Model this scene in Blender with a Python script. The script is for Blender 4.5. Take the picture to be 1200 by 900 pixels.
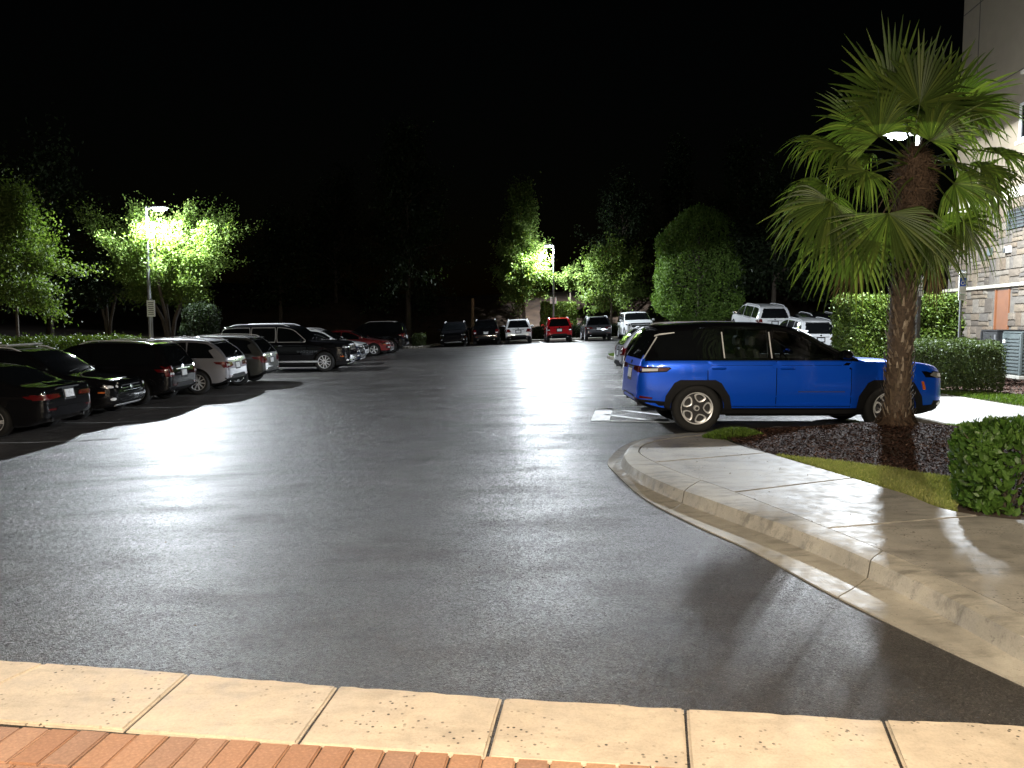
import bpy, bmesh, math, random
import numpy as np
from mathutils import Vector, Matrix, noise
from mathutils.bvhtree import BVHTree
from mathutils.geometry import delaunay_2d_cdt

for o in list(bpy.data.objects):
    bpy.data.objects.remove(o)
scene = bpy.context.scene
col = scene.collection
R = math.radians
PI = math.pi

# ------------------------------------------------------------------ camera
EYE = 1.75            # eye height above the asphalt beside the blue car
FOC = 900.0           # focal length in photograph pixels (1200 wide)
PITCH = math.atan(70 / 900)
cam_d = bpy.data.cameras.new('camera')
cam = bpy.data.objects.new('camera', cam_d)
col.objects.link(cam)
cam.location = (0, 0, EYE)
cam.rotation_euler = (PI / 2 - PITCH, 0, 0)
cam_d.sensor_width = 36
cam_d.lens = 36 * FOC / 1200
cam_d.clip_start = 0.05
cam_d.clip_end = 3000
scene.camera = cam

# ------------------------------------------------------------------ night sky, moon, exposure
world = bpy.data.worlds.new('World')
scene.world = world
world.use_nodes = True
wn = world.node_tree.nodes
wl = world.node_tree.links
wn.clear()
w_out = wn.new('ShaderNodeOutputWorld')
w_bg = wn.new('ShaderNodeBackground')
w_sky = wn.new('ShaderNodeTexSky')
w_sky.sky_type = 'NISHITA'
w_sky.sun_disc = False
w_sky.sun_elevation = R(1.5)
w_sky.sun_rotation = R(180)
w_bg.inputs['Strength'].default_value = 0.0006
wl.new(w_sky.outputs[0], w_bg.inputs['Color'])
wl.new(w_bg.outputs[0], w_out.inputs['Surface'])
moon_d = bpy.data.lights.new('moon', 'SUN')
moon_d.energy = 0.004
moon_d.angle = R(0.5)
moon_d.color = (0.8, 0.9, 1.0)
moon = bpy.data.objects.new('moon', moon_d)
col.objects.link(moon)
moon.location = (0, -20, 40)
moon.rotation_euler = (R(40), 0, R(20))
scene.view_settings.view_transform = 'Standard'
scene.view_settings.look = 'None'
scene.view_settings.exposure = 0.0
scene.view_settings.gamma = 1.0
scene.render.resolution_x = 1024
scene.render.resolution_y = 768

LOT_COLOR = (0.86, 0.93, 1.0)       # cool LED lot lamps
CANOPY_COLOR = (1.0, 0.86, 0.67)    # warm entrance lights
LEFT_POWER, FAR_POWER, RIGHT_POWER, CANOPY_POWER = 10400, 13000, 10200, 1120

# ------------------------------------------------------------------ pixel helpers
CP, SP = math.cos(PITCH), math.sin(PITCH)
def at(px, py, z=0.0):
    """photograph pixel -> ground point (x, y) on the level z"""
    dx = (px - 600) / FOC
    u = (450 - py) / FOC
    yy = CP + u * SP
    zz = -SP + u * CP
    t = (z - EYE) / zz
    return (dx * t, yy * t)
def atd(px, py, Y):
    """photograph pixel -> (x, z) at the distance Y"""
    dx = (px - 600) / FOC
    u = (450 - py) / FOC
    t = Y / (CP + u * SP)
    return (dx * t, EYE + t * (-SP + u * CP))
def ss(a, b, v):
    t = min(1, max(0, (v - a) / (b - a)))
    return t * t * (3 - 2 * t)
def lot(x, y):
    z = ss(28, 52, y) * (0.42 + 0.035 * max(-10, min(10, x)))
    z -= 0.052 * max(0, -x) * (1 - 0.8 * ss(12, 42, y)) * ss(4, 11, y) if x > -9 else 0.052 * 9 * (1 - 0.8 * ss(12, 42, y)) * ss(4, 11, y)
    lane = 0.086 * max(0, y - 33) + 0.03
    k = ss(9.5, 13, x) * ss(30, 34, y)
    return z * (1 - k) + lane * k
def terrain(x, y):
    z = lot(x, min(y, 58))
    z += 0.75 * ss(-12.9, -15, x)
    z += ss(57.5, 74, y) * 4.2
    z += ss(19, 34, x) * ss(24, 34, y) * 3.5
    z += ss(-15, -60, x) * 2.5
    if y > 74: z += (min(y, 300) - 74) * 0.03
    return z

# ------------------------------------------------------------------ materials
MATS = {}
def newmat(name):
    m = bpy.data.materials.new(name)
    m.use_nodes = True
    nt = m.node_tree
    b = nt.nodes['Principled BSDF']
    return m, nt, b
def rgb(c):
    return (c[0], c[1], c[2], 1)
def texco(nt, scale, kind='Object'):
    tc = nt.nodes.new('ShaderNodeTexCoord')
    mp = nt.nodes.new('ShaderNodeMapping')
    mp.inputs['Scale'].default_value = scale if isinstance(scale, tuple) else (scale,) * 3
    nt.links.new(tc.outputs[kind], mp.inputs['Vector'])
    return mp.outputs[0]
def noise_tex(nt, vec, scale, detail=4, rough=0.6):
    n = nt.nodes.new('ShaderNodeTexNoise')
    n.inputs['Scale'].default_value = scale
    n.inputs['Detail'].default_value = detail
    n.inputs['Roughness'].default_value = rough
    nt.links.new(vec, n.inputs['Vector'])
    return n.outputs['Fac']
def ramp(nt, fac, stops):
    r = nt.nodes.new('ShaderNodeValToRGB')
    el = r.color_ramp.elements
    while len(el) < len(stops): el.new(0.5)
    for e, (p, c) in zip(el, stops):
        e.position = p
        e.color = rgb(c) if not isinstance(c, (int, float)) else (c, c, c, 1)
    nt.links.new(fac, r.inputs['Fac'])
    return r.outputs['Color']
def mix(nt, fac, a, b, mode='MIX'):
    m = nt.nodes.new('ShaderNodeMix')
    m.data_type = 'RGBA'
    m.blend_type = mode
    for sock, v in ((m.inputs[0], fac), (m.inputs[6], a), (m.inputs[7], b)):
        if isinstance(v, (int, float)): sock.default_value = v
        elif isinstance(v, tuple): sock.default_value = rgb(v)
        else: nt.links.new(v, sock)
    return m.outputs[2]
def bump(nt, b, fac, strength, dist=0.01):
    n = nt.nodes.new('ShaderNodeBump')
    n.inputs['Strength'].default_value = strength
    n.inputs['Distance'].default_value = dist
    nt.links.new(fac, n.inputs['Height'])
    nt.links.new(n.outputs[0], b.inputs['Normal'])
    return n
def simple(name, c, rough=0.6, metal=0.0, coat=0.0, var=0.0, vscale=6, bmp=0.0, bscale=60, spec=0.5, emit=None, estr=0):
    if name in MATS: return MATS[name]
    m, nt, b = newmat(name)
    b.inputs['Base Color'].default_value = rgb(c)
    b.inputs['Roughness'].default_value = rough
    b.inputs['Metallic'].default_value = metal
    b.inputs['Specular IOR Level'].default_value = spec
    b.inputs['Coat Weight'].default_value = coat
    b.inputs['Coat Roughness'].default_value = 0.04
    if var or bmp:
        v = texco(nt, 1.0)
    if var:
        f = noise_tex(nt, v, vscale, 5)
        cc = ramp(nt, f, [(0.3, tuple(max(0, x * (1 - var)) for x in c)), (0.7, tuple(min(1, x * (1 + var)) for x in c))])
        nt.links.new(cc, b.inputs['Base Color'])
    if bmp:
        f2 = noise_tex(nt, v, bscale, 3)
        bump(nt, b, f2, bmp)
    if emit:
        b.inputs['Emission Color'].default_value = rgb(emit)
        b.inputs['Emission Strength'].default_value = estr
    MATS[name] = m
    return m

def paint(name, c, metal=0.0, rough=0.6):
    return simple('paint_' + name, c, rough, metal, coat=1.0, spec=0.0 if metal == 0 else 0.3)

M_glass = simple('dark_glass', (0.006, 0.007, 0.008), 0.03, spec=0.7)
M_black = simple('gloss_black', (0.004, 0.004, 0.005), 0.5, coat=0.8, spec=0.0)
M_plastic = simple('black_plastic', (0.010, 0.010, 0.011), 0.6, spec=0.15)
M_rubber = simple('tyre_rubber', (0.009, 0.009, 0.009), 0.8, bmp=0.3, bscale=80)
M_chrome = simple('chrome', (0.75, 0.76, 0.78), 0.12, 1.0)
M_alloy = simple('alloy', (0.80, 0.81, 0.83), 0.3, 0.3)
M_darkalloy = simple('dark_alloy', (0.03, 0.03, 0.033), 0.4, 0.3)
M_red = simple('red_lens', (0.10, 0.003, 0.004), 0.12, coat=1.0)
M_white_lens = simple('clear_lens', (0.75, 0.76, 0.78), 0.15, coat=1.0)
M_headlens = simple('headlight_lens', (0.22, 0.22, 0.22), 0.12, coat=1.0)
M_amber = simple('amber_lens', (0.55, 0.12, 0.015), 0.2, coat=1.0)
M_plate = simple('plate', (0.62, 0.64, 0.66), 0.35, var=0.35, vscale=35)
M_interior = simple('cabin_trim', (0.03, 0.03, 0.032), 0.7, var=0.2)
M_well = simple('wheel_well', (0.008, 0.008, 0.008), 0.9)
M_metal_pole = simple('galvanised_steel', (0.16, 0.165, 0.17), 0.5, 0.4, var=0.15)
M_dark_pole = simple('dark_bronze', (0.035, 0.033, 0.03), 0.45, 0.2)
def clear_glass():
    m, nt, b = newmat('clear_glass')
    nt.nodes.remove(b)
    out = nt.nodes['Material Output']
    tr = nt.nodes.new('ShaderNodeBsdfTransparent')
    tr.inputs[0].default_value = (0.74, 0.8, 0.78, 1)
    gl = nt.nodes.new('ShaderNodeBsdfGlossy')
    gl.inputs['Roughness'].default_value = 0.02
    fr = nt.nodes.new('ShaderNodeFresnel')
    fr.inputs[0].default_value = 1.5
    mx = nt.nodes.new('ShaderNodeMixShader')
    nt.links.new(fr.outputs[0], mx.inputs[0])
    nt.links.new(tr.outputs[0], mx.inputs[1])
    nt.links.new(gl.outputs[0], mx.inputs[2])
    nt.links.new(mx.outputs[0], out.inputs[0])
    return m
M_clear = clear_glass()

def asphalt_mat():
    m, nt, b = newmat('asphalt')
    v = texco(nt, 1.0)
    vs = texco(nt, (0.7, 1.3, 1.0))
    grain = nt.nodes.new('ShaderNodeTexVoronoi')
    grain.inputs['Scale'].default_value = 150
    nt.links.new(v, grain.inputs['Vector'])
    fine = noise_tex(nt, v, 210, 2, 0.7)
    big = noise_tex(nt, v, 0.45, 6, 0.66)
    mid = noise_tex(nt, v, 5.0, 5, 0.7)
    streak = noise_tex(nt, vs, 0.9, 7, 0.68)
    c1 = ramp(nt, big, [(0.3, (0.040, 0.036, 0.034)), (0.72, (0.070, 0.064, 0.060))])
    c2 = ramp(nt, fine, [(0.35, 0.5), (0.6, 1.0), (0.72, 2.4)])
    cc = mix(nt, 1.0, c1, c2, 'MULTIPLY')
    sepc = nt.nodes.new('ShaderNodeSeparateColor'); nt.links.new(grain.outputs['Color'], sepc.inputs[0])
    cc = mix(nt, 0.8, cc, ramp(nt, sepc.outputs[0], [(0.0, 0.45), (0.6, 0.9), (0.9, 1.5), (1.0, 3.2)]), 'MULTIPLY')
    cc = mix(nt, 0.6, cc, ramp(nt, mid, [(0.3, 0.5), (0.65, 1.15)]), 'MULTIPLY')
    st = noise_tex(nt, v, 1.7, 7, 0.72)
    cc = mix(nt, 1.0, cc, ramp(nt, st, [(0.30, 0.42), (0.41, 1.0)]), 'MULTIPLY')
    nt.links.new(cc, b.inputs['Base Color'])
    rr = ramp(nt, streak, [(0.30, 0.29), (0.5, 0.37), (0.70, 0.54)])
    nt.links.new(rr, b.inputs['Roughness'])
    b.inputs['Specular IOR Level'].default_value = 0.27
    b1 = nt.nodes.new('ShaderNodeBump')
    b1.inputs['Strength'].default_value = 0.25
    b1.inputs['Distance'].default_value = 0.010
    nt.links.new(streak, b1.inputs['Height'])
    b2 = nt.nodes.new('ShaderNodeBump')
    b2.inputs['Strength'].default_value = 0.8
    b2.inputs['Distance'].default_value = 0.004
    nt.links.new(grain.outputs['Distance'], b2.inputs['Height'])
    b3 = nt.nodes.new('ShaderNodeBump')
    b3.inputs['Strength'].default_value = 0.9
    b3.inputs['Distance'].default_value = 0.004
    nt.links.new(fine, b3.inputs['Height'])
    nt.links.new(b1.outputs[0], b2.inputs['Normal'])
    nt.links.new(b2.outputs[0], b3.inputs['Normal'])
    # every stone of the aggregate has its own small tilt
    g2 = nt.nodes.new('ShaderNodeTexVoronoi')
    g2.inputs['Scale'].default_value = 62
    nt.links.new(v, g2.inputs['Vector'])
    def tilt(src, k):
        s_ = nt.nodes.new('ShaderNodeVectorMath'); s_.operation = 'SUBTRACT'
        s_.inputs[1].default_value = (0.5, 0.5, 0.5)
        nt.links.new(src, s_.inputs[0])
        m_ = nt.nodes.new('ShaderNodeVectorMath'); m_.operation = 'MULTIPLY'
        m_.inputs[1].default_value = (k, k, 0.0)
        nt.links.new(s_.outputs[0], m_.inputs[0])
        return m_.outputs[0]
    a1 = nt.nodes.new('ShaderNodeVectorMath'); a1.operation = 'ADD'
    nt.links.new(b3.outputs[0], a1.inputs[0]); nt.links.new(tilt(grain.outputs['Color'], 0.34), a1.inputs[1])
    a2 = nt.nodes.new('ShaderNodeVectorMath'); a2.operation = 'ADD'
    nt.links.new(a1.outputs[0], a2.inputs[0]); nt.links.new(tilt(g2.outputs['Color'], 0.30), a2.inputs[1])
    nz = nt.nodes.new('ShaderNodeVectorMath'); nz.operation = 'NORMALIZE'
    nt.links.new(a2.outputs[0], nz.inputs[0])
    nt.links.new(nz.outputs[0], b.inputs['Normal'])
    return m
M_asphalt = asphalt_mat()

def concrete_mat(name, base, stain=0.5, pits=True, rough=0.55, scuff=0.0):
    m, nt, b = newmat(name)
    v = texco(nt, 1.0)
    big = noise_tex(nt, v, 1.3, 6, 0.65)
    mid = noise_tex(nt, v, 9, 5, 0.6)
    fine = noise_tex(nt, v, 90, 3, 0.7)
    dark = tuple(x * (1 - stain) for x in base)
    c = ramp(nt, big, [(0.3, dark), (0.6, base)])
    c = mix(nt, 0.35, c, ramp(nt, mid, [(0.3, 0.45), (0.65, 1.0)]), 'MULTIPLY')
    c = mix(nt, 0.3, c, ramp(nt, fine, [(0.3, 0.5), (0.6, 1.0)]), 'MULTIPLY')
    if pits:
        vo = nt.nodes.new('ShaderNodeTexVoronoi')
        vo.inputs['Scale'].default_value = 30
        nt.links.new(v, vo.inputs['Vector'])
        pm = noise_tex(nt, v, 3.0, 3)
        pit = ramp(nt, vo.outputs['Distance'], [(0.15, 0.0), (0.24, 1.0)])
        msk = ramp(nt, pm, [(0.50, 1.0), (0.60, 0.0)])
        k = mix(nt, 1.0, pit, msk, 'LIGHTEN')
        c = mix(nt, 1.0, c, mix(nt, k, (0.10, 0.10, 0.10), (1, 1, 1)), 'MULTIPLY')
    if scuff:
        v2 = texco(nt, (0.8, 2.6, 1.6))
        sc = noise_tex(nt, v2, 2.4, 8, 0.72)
        c = mix(nt, 1.0, c, ramp(nt, sc, [(0.36, 1 - scuff), (0.50, 1.0)]), 'MULTIPLY')
        sp = noise_tex(nt, v, 26, 4, 0.75)
        c = mix(nt, 1.0, c, ramp(nt, sp, [(0.30, 1 - scuff), (0.39, 1.0)]), 'MULTIPLY')
    nt.links.new(c, b.inputs['Base Color'])
    nt.links.new(ramp(nt, mid, [(0.3, rough - 0.12), (0.7, rough + 0.15)]), b.inputs['Roughness'])
    bump(nt, b, fine, 0.25, 0.004)
    return m
M_sidewalk = concrete_mat('sidewalk_concrete', (0.35, 0.325, 0.28), 0.34, True, 0.60, 0.35)
M_curb = concrete_mat('curb_concrete', (0.40, 0.37, 0.31), 0.42, False, 0.6, 0.45)
M_band = concrete_mat('band_concrete', (0.66, 0.55, 0.42), 0.22, True, 0.65, 0.16)
M_pale = concrete_mat('pale_concrete', (0.40, 0.385, 0.34), 0.3, False, 0.6, 0.2)

def brick_mat():
    m, nt, b = newmat('paver')
    oi = nt.nodes.new('ShaderNodeObjectInfo')
    v = texco(nt, 1.0)
    f = noise_tex(nt, v, 60, 4, 0.7)
    c = ramp(nt, oi.outputs['Random'], [(0.0, (0.34, 0.175, 0.10)), (0.4, (0.42, 0.23, 0.135)), (0.75, (0.33, 0.19, 0.125)), (1.0, (0.47, 0.27, 0.165))])
    c = mix(nt, 0.6, c, ramp(nt, f, [(0.3, 0.55), (0.6, 1.0), (0.75, 1.6)]), 'MULTIPLY')
    nt.links.new(c, b.inputs['Base Color'])
    b.inputs['Roughness'].default_value = 0.75
    bump(nt, b, f, 0.4, 0.004)
    return m
M_brick = brick_mat()

def stone_mat():
    m, nt, b = newmat('stone_veneer')
    oi = nt.nodes.new('ShaderNodeObjectInfo')
    ri = nt.nodes.new('ShaderNodeNewGeometry')
    v = texco(nt, 1.0)
    f = noise_tex(nt, v, 14, 5, 0.65)
    ad = nt.nodes.new('ShaderNodeMath'); ad.operation = 'ADD'
    fr = nt.nodes.new('ShaderNodeMath'); fr.operation = 'FRACT'
    nt.links.new(oi.outputs['Random'], ad.inputs[0])
    nt.links.new(ri.outputs['Random Per Island'], ad.inputs[1])
    nt.links.new(ad.outputs[0], fr.inputs[0])
    c = ramp(nt, fr.outputs[0], [(0.0, (0.155, 0.115, 0.08)), (0.25, (0.22, 0.175, 0.125)), (0.45, (0.13, 0.115, 0.10)), (0.65, (0.24, 0.21, 0.17)), (0.85, (0.18, 0.145, 0.11)), (1.0, (0.10, 0.083, 0.067))])
    c = mix(nt, 0.65, c, ramp(nt, f, [(0.28, 0.45), (0.6, 1.1)]), 'MULTIPLY')
    nt.links.new(c, b.inputs['Base Color'])
    b.inputs['Roughness'].default_value = 0.85
    bump(nt, b, f, 0.7, 0.02)
    return m
M_stone = stone_mat()

def leaf_mat(name, stops, rough=0.45, trans=0.35, spec=0.5):
    m, nt, b = newmat(name)
    g = nt.nodes.new('ShaderNodeNewGeometry')
    v = texco(nt, 1.0)
    f = noise_tex(nt, v, 0.9, 3)
    mx = nt.nodes.new('ShaderNodeMath'); mx.operation = 'MULTIPLY_ADD'
    mx.inputs[1].default_value = 0.6
    ad = nt.nodes.new('ShaderNodeMath'); ad.operation = 'MULTIPLY'
    ad.inputs[1].default_value = 0.5
    nt.links.new(f, ad.inputs[0])
    nt.links.new(g.outputs['Random Per Island'], mx.inputs[0])
    nt.links.new(ad.outputs[0], mx.inputs[2])
    c = ramp(nt, mx.outputs[0], stops)
    nt.links.new(c, b.inputs['Base Color'])
    b.inputs['Roughness'].default_value = rough
    b.inputs['Specular IOR Level'].default_value = spec
    tr = nt.nodes.new('ShaderNodeBsdfTranslucent')
    nt.links.new(mix(nt, 1.0, c, (0.9, 1.0, 0.45), 'MULTIPLY'), tr.inputs[0])
    ms = nt.nodes.new('ShaderNodeMixShader')
    ms.inputs[0].default_value = trans
    nt.links.new(b.outputs[0], ms.inputs[1])
    nt.links.new(tr.outputs[0], ms.inputs[2])
    nt.links.new(ms.outputs[0], nt.nodes['Material Output'].inputs[0])
    return m
M_leaf = leaf_mat('tree_leaf', [(0.0, (0.04, 0.07, 0.016)), (0.5, (0.10, 0.155, 0.036)), (1.0, (0.19, 0.24, 0.07))], 0.65, 0.38, 0.15)
M_leaf_shaded = leaf_mat('shaded_leaf', [(0.0, (0.008, 0.014, 0.006)), (0.6, (0.018, 0.030, 0.012)), (1.0, (0.035, 0.048, 0.02))], 0.6, 0.3, 0.2)  # leaf colour darkened to stand for foliage the lamps barely light
M_leaf_clip = leaf_mat('clipped_leaf', [(0.0, (0.06, 0.11, 0.025)), (0.6, (0.12, 0.20, 0.045)), (1.0, (0.20, 0.28, 0.08))], 0.65, 0.35, 0.12)
M_hedge = leaf_mat('hedge_leaf', [(0.0, (0.025, 0.045, 0.008)), (0.5, (0.06, 0.10, 0.014)), (1.0, (0.15, 0.19, 0.035))], 0.5, 0.3, 0.25)
M_boxwood = leaf_mat('boxwood_leaf', [(0.0, (0.03, 0.045, 0.018)), (0.5, (0.06, 0.085, 0.032)), (1.0, (0.11, 0.14, 0.06))], 0.5, 0.3, 0.25)
M_laurel = leaf_mat('laurel_leaf', [(0.0, (0.022, 0.055, 0.010)), (0.5, (0.05, 0.11, 0.018)), (1.0, (0.12, 0.20, 0.04))], 0.42, 0.3, 0.35)
M_grass = leaf_mat('grass_blade', [(0.0, (0.10, 0.13, 0.025)), (0.5, (0.22, 0.25, 0.06)), (1.0, (0.40, 0.38, 0.15))], 0.6, 0.3)
M_lawn = leaf_mat('lawn_blade', [(0.0, (0.05, 0.09, 0.012)), (0.5, (0.10, 0.18, 0.022)), (1.0, (0.19, 0.27, 0.05))], 0.6, 0.3)
M_palm = leaf_mat('palm_leaf', [(0.0, (0.022, 0.040, 0.009)), (0.5, (0.060, 0.092, 0.018)), (1.0, (0.14, 0.175, 0.035))], 0.42, 0.45, 0.35)
M_palm_dead = leaf_mat('dead_palm_leaf', [(0.0, (0.06, 0.035, 0.016)), (1.0, (0.16, 0.10, 0.05))], 0.7, 0.15)
M_chip = leaf_mat('mulch_chip', [(0.0, (0.018, 0.009, 0.006)), (0.6, (0.062, 0.031, 0.022)), (1.0, (0.19, 0.12, 0.095))], 0.8, 0.0, 0.15)
M_bark = simple('bark', (0.06, 0.047, 0.034), 0.85, var=0.5, vscale=20, bmp=0.8, bscale=35)
M_palm_bark = simple('palm_bark', (0.06, 0.04, 0.026), 0.85, var=0.6, vscale=22, bmp=0.9, bscale=40)
M_boot = leaf_mat('palm_boot', [(0.0, (0.045, 0.03, 0.018)), (0.45, (0.11, 0.08, 0.052)), (0.7, (0.24, 0.19, 0.14)), (1.0, (0.46, 0.40, 0.32))], 0.7, 0.0)
M_fibre = leaf_mat('palm_fibre', [(0.0, (0.025, 0.014, 0.008)), (1.0, (0.10, 0.06, 0.035))], 0.85, 0.1)
M_soil = simple('soil', (0.05, 0.032, 0.022), 0.9, var=0.45, vscale=3, bmp=0.6, bscale=30)
M_terrain = simple('pine_straw_ground', (0.055, 0.034, 0.021), 0.95, var=0.5, vscale=1.2, bmp=0.8, bscale=14)
M_stucco = simple('stucco', (0.26, 0.215, 0.155), 0.85, var=0.07, vscale=2, bmp=0.25, bscale=90)
M_trim = simple('stucco_trim', (0.62, 0.58, 0.48), 0.8, var=0.08, bmp=0.1)
M_joint = simple('dark_joint', (0.05, 0.045, 0.04), 0.9)
M_mortar = simple('mortar', (0.15, 0.135, 0.115), 0.9, var=0.2, bmp=0.3)
M_door = simple('brown_door', (0.20, 0.075, 0.028), 0.5, var=0.12, vscale=3)
M_white = simple('white_enamel', (0.72, 0.72, 0.70), 0.45, var=0.06)
M_roadpaint = simple('road_paint', (0.66, 0.66, 0.64), 0.65, var=0.4, vscale=9, bmp=0.3, bscale=120)
M_wornpaint_shaded = simple('worn_shaded_road_paint', (0.22, 0.22, 0.21), 0.75, var=0.6, vscale=9, bmp=0.3, bscale=120)  # worn paint, darkened further to stand for the shade on the long row's lines
M_sign_blue = simple('sign_blue', (0.012, 0.07, 0.45), 0.4)
M_sign_green = simple('sign_green', (0.03, 0.22, 0.09), 0.4)
M_sign_grey = simple('sign_print', (0.12, 0.12, 0.13), 0.5)
M_grey_metal = simple('grey_cabinet', (0.10, 0.12, 0.12), 0.5, 0.2, var=0.1)
M_black_metal = simple('black_cabinet', (0.012, 0.012, 0.013), 0.4)
M_wood = simple('wood_post', (0.16, 0.10, 0.05), 0.8, var=0.3, bmp=0.3)
M_dirty_white = simple('warning_label', (0.6, 0.58, 0.55), 0.6)
M_lamp_lens = simple('lamp_lens', (0.9, 0.9, 0.9), 0.5, emit=LOT_COLOR, estr=14)
M_canopy_lens = simple('canopy_lens', (0.9, 0.85, 0.8), 0.5, emit=CANOPY_COLOR, estr=12)

# ------------------------------------------------------------------ mesh helpers
def link(name, me, mat=None, parent=None, loc=None):
    o = bpy.data.objects.new(name, me)
    col.objects.link(o)
    if me is not None and mat is not None and len(me.materials) == 0:
        me.materials.append(mat)
    if parent is not None: o.parent = parent
    if loc is not None: o.location = loc
    return o
def tag(o, label=None, cat=None, group=None, kind=None):
    if label: o['label'] = label
    if cat: o['category'] = cat
    if group: o['group'] = group
    if kind: o['kind'] = kind
    return o
def empty(name, loc=(0, 0, 0), rz=0.0):
    o = bpy.data.objects.new(name, None)
    col.objects.link(o)
    o.location = loc
    o.rotation_euler = (0, 0, rz)
    o.empty_display_size = 0.2
    return o
def smooth(me, ang=35):
    me.polygons.foreach_set('use_smooth', [True] * len(me.polygons))
    me.set_sharp_from_angle(angle=R(ang))
class MB:
    def __init__(s):
        s.v = []; s.f = []
    def add(s, vs, fs):
        n = len(s.v)
        s.v += [tuple(p) for p in vs]
        s.f += [tuple(i + n for i in f) for f in fs]
        return s
    def box(s, c, d, rz=0.0, taper=1.0):
        hx, hy, hz = d[0] / 2, d[1] / 2, d[2] / 2
        cs, sn = math.cos(rz), math.sin(rz)
        vs = []
        for k, z in enumerate((-hz, hz)):
            t = taper if k else 1.0
            for x, y in ((-hx, -hy), (hx, -hy), (hx, hy), (-hx, hy)):
                x2, y2 = x * t, y * t
                vs.append((c[0] + x2 * cs - y2 * sn, c[1] + x2 * sn + y2 * cs, c[2] + z))
        return s.add(vs, [(3, 2, 1, 0), (4, 5, 6, 7), (0, 1, 5, 4), (1, 2, 6, 5), (2, 3, 7, 6), (3, 0, 4, 7)])
    def tube(s, pts, rad, n=8, cap=True):
        pts = [Vector(p) for p in pts]
        if not isinstance(rad, (list, tuple)): rad = [rad] * len(pts)
        vs = []; fs = []
        for i, p in enumerate(pts):
            d = (pts[min(i + 1, len(pts) - 1)] - pts[max(i - 1, 0)]).normalized()
            a = Vector((0, 0, 1)) if abs(d.z) < 0.9 else Vector((1, 0, 0))
            u = d.cross(a).normalized(); w = d.cross(u)
            for k in range(n):
                t = 2 * PI * k / n
                vs.append(p + (u * math.cos(t) + w * math.sin(t)) * rad[i])
        for i in range(len(pts) - 1):
            for k in range(n):
                k2 = (k + 1) % n
                fs.append((i * n + k, i * n + k2, (i + 1) * n + k2, (i + 1) * n + k))
        if cap:
            fs.append(tuple(range(n))[::-1]); fs.append(tuple(range((len(pts) - 1) * n, len(pts) * n)))
        return s.add(vs, fs)
    def prism(s, poly, z0, z1):
        """poly in xy, extruded between z0 and z1 (numbers or lists)"""
        n = len(poly)
        a = z0 if isinstance(z0, (list, tuple)) else [z0] * n
        b = z1 if isinstance(z1, (list, tuple)) else [z1] * n
        vs = [(p[0], p[1], a[i]) for i, p in enumerate(poly)] + [(p[0], p[1], b[i]) for i, p in enumerate(poly)]
        fs = [tuple(range(n))[::-1], tuple(range(n, 2 * n))]
        fs += [(i, (i + 1) % n, n + (i + 1) % n, n + i) for i in range(n)]
        return s.add(vs, fs)
    def lathe(s, prof, n=24, axis='y', c=(0, 0, 0), closed=False):
        vs = []; fs = []
        m = len(prof)
        for k in range(n):
            t = 2 * PI * k / n
            for r, h in prof:
                if axis == 'y': vs.append((c[0] + r * math.cos(t), c[1] + h, c[2] + r * math.sin(t)))
                else: vs.append((c[0] + r * math.cos(t), c[1] + r * math.sin(t), c[2] + h))
        for k in range(n):
            k2 = (k + 1) % n
            for i in range(m if closed else m - 1):
                i2 = (i + 1) % m
                fs.append((k * m + i, k2 * m + i, k2 * m + i2, k * m + i2))
        return s.add(vs, fs)
    def mesh(s, name):
        me = bpy.data.meshes.new(name)
        me.from_pydata(s.v, [], s.f)
        me.update()
        return me
    def build(s, name, mat, parent=None, sm=None, bevel=0.0, loc=None):
        me = s.mesh(name)
        if bevel:
            bm = bmesh.new(); bm.from_mesh(me)
            bmesh.ops.recalc_face_normals(bm, faces=bm.faces)
            bmesh.ops.bevel(bm, geom=list(bm.edges), offset=bevel, segments=1, affect='EDGES', profile=0.5)
            bm.to_mesh(me); bm.free()
        if sm: smooth(me, sm)
        return link(name, me, mat, parent, loc)
def quads_mesh(name, V, F):
    """V (n,3) array, F (m,4) array"""
    me = bpy.data.meshes.new(name)
    me.vertices.add(len(V)); me.vertices.foreach_set('co', np.asarray(V, dtype=np.float32).ravel())
    k = F.shape[1]
    me.loops.add(F.size); me.loops.foreach_set('vertex_index', F.astype(np.int32).ravel())
    me.polygons.add(len(F)); me.polygons.foreach_set('loop_start', np.arange(0, F.size, k, dtype=np.int32))
    me.polygons.foreach_set('loop_total', np.full(len(F), k, dtype=np.int32))
    me.update(calc_edges=True)
    return me
def norm(a):
    return a / np.maximum(1e-9, np.linalg.norm(a, axis=-1, keepdims=True))
def leaves_mesh(name, C, D, N, L, W, fold=0.12):
    """leaf quads: centres C, axis D, normals N, lengths L, widths W"""
    D = norm(D); S = norm(np.cross(D, N)); N2 = norm(np.cross(S, D))
    L = np.asarray(L)[:, None]; W = np.asarray(W)[:, None]
    b = C - D * L * 0.5 ; t = C + D * L * 0.5 - N2 * L * 0.1
    m = C + D * L * 0.02
    l = m + S * W * 0.5 + N2 * W * fold; r = m - S * W * 0.5 + N2 * W * fold
    n = len(C)
    V = np.stack([b, r, t, l], 1).reshape(-1, 3)
    F = np.arange(4 * n).reshape(n, 4)
    return quads_mesh(name, V, F)
def chaikin(p, it=2, closed=False):
    for _ in range(it):
        q = []
        n = len(p)
        rng = range(n) if closed else range(n - 1)
        if not closed: q.append(p[0])
        for i in rng:
            a, b = p[i], p[(i + 1) % n]
            q.append(tuple(a[k] * .75 + b[k] * .25 for k in range(len(a))))
            q.append(tuple(a[k] * .25 + b[k] * .75 for k in range(len(a))))
        if not closed: q.append(p[-1])
        p = q
    return p
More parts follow.
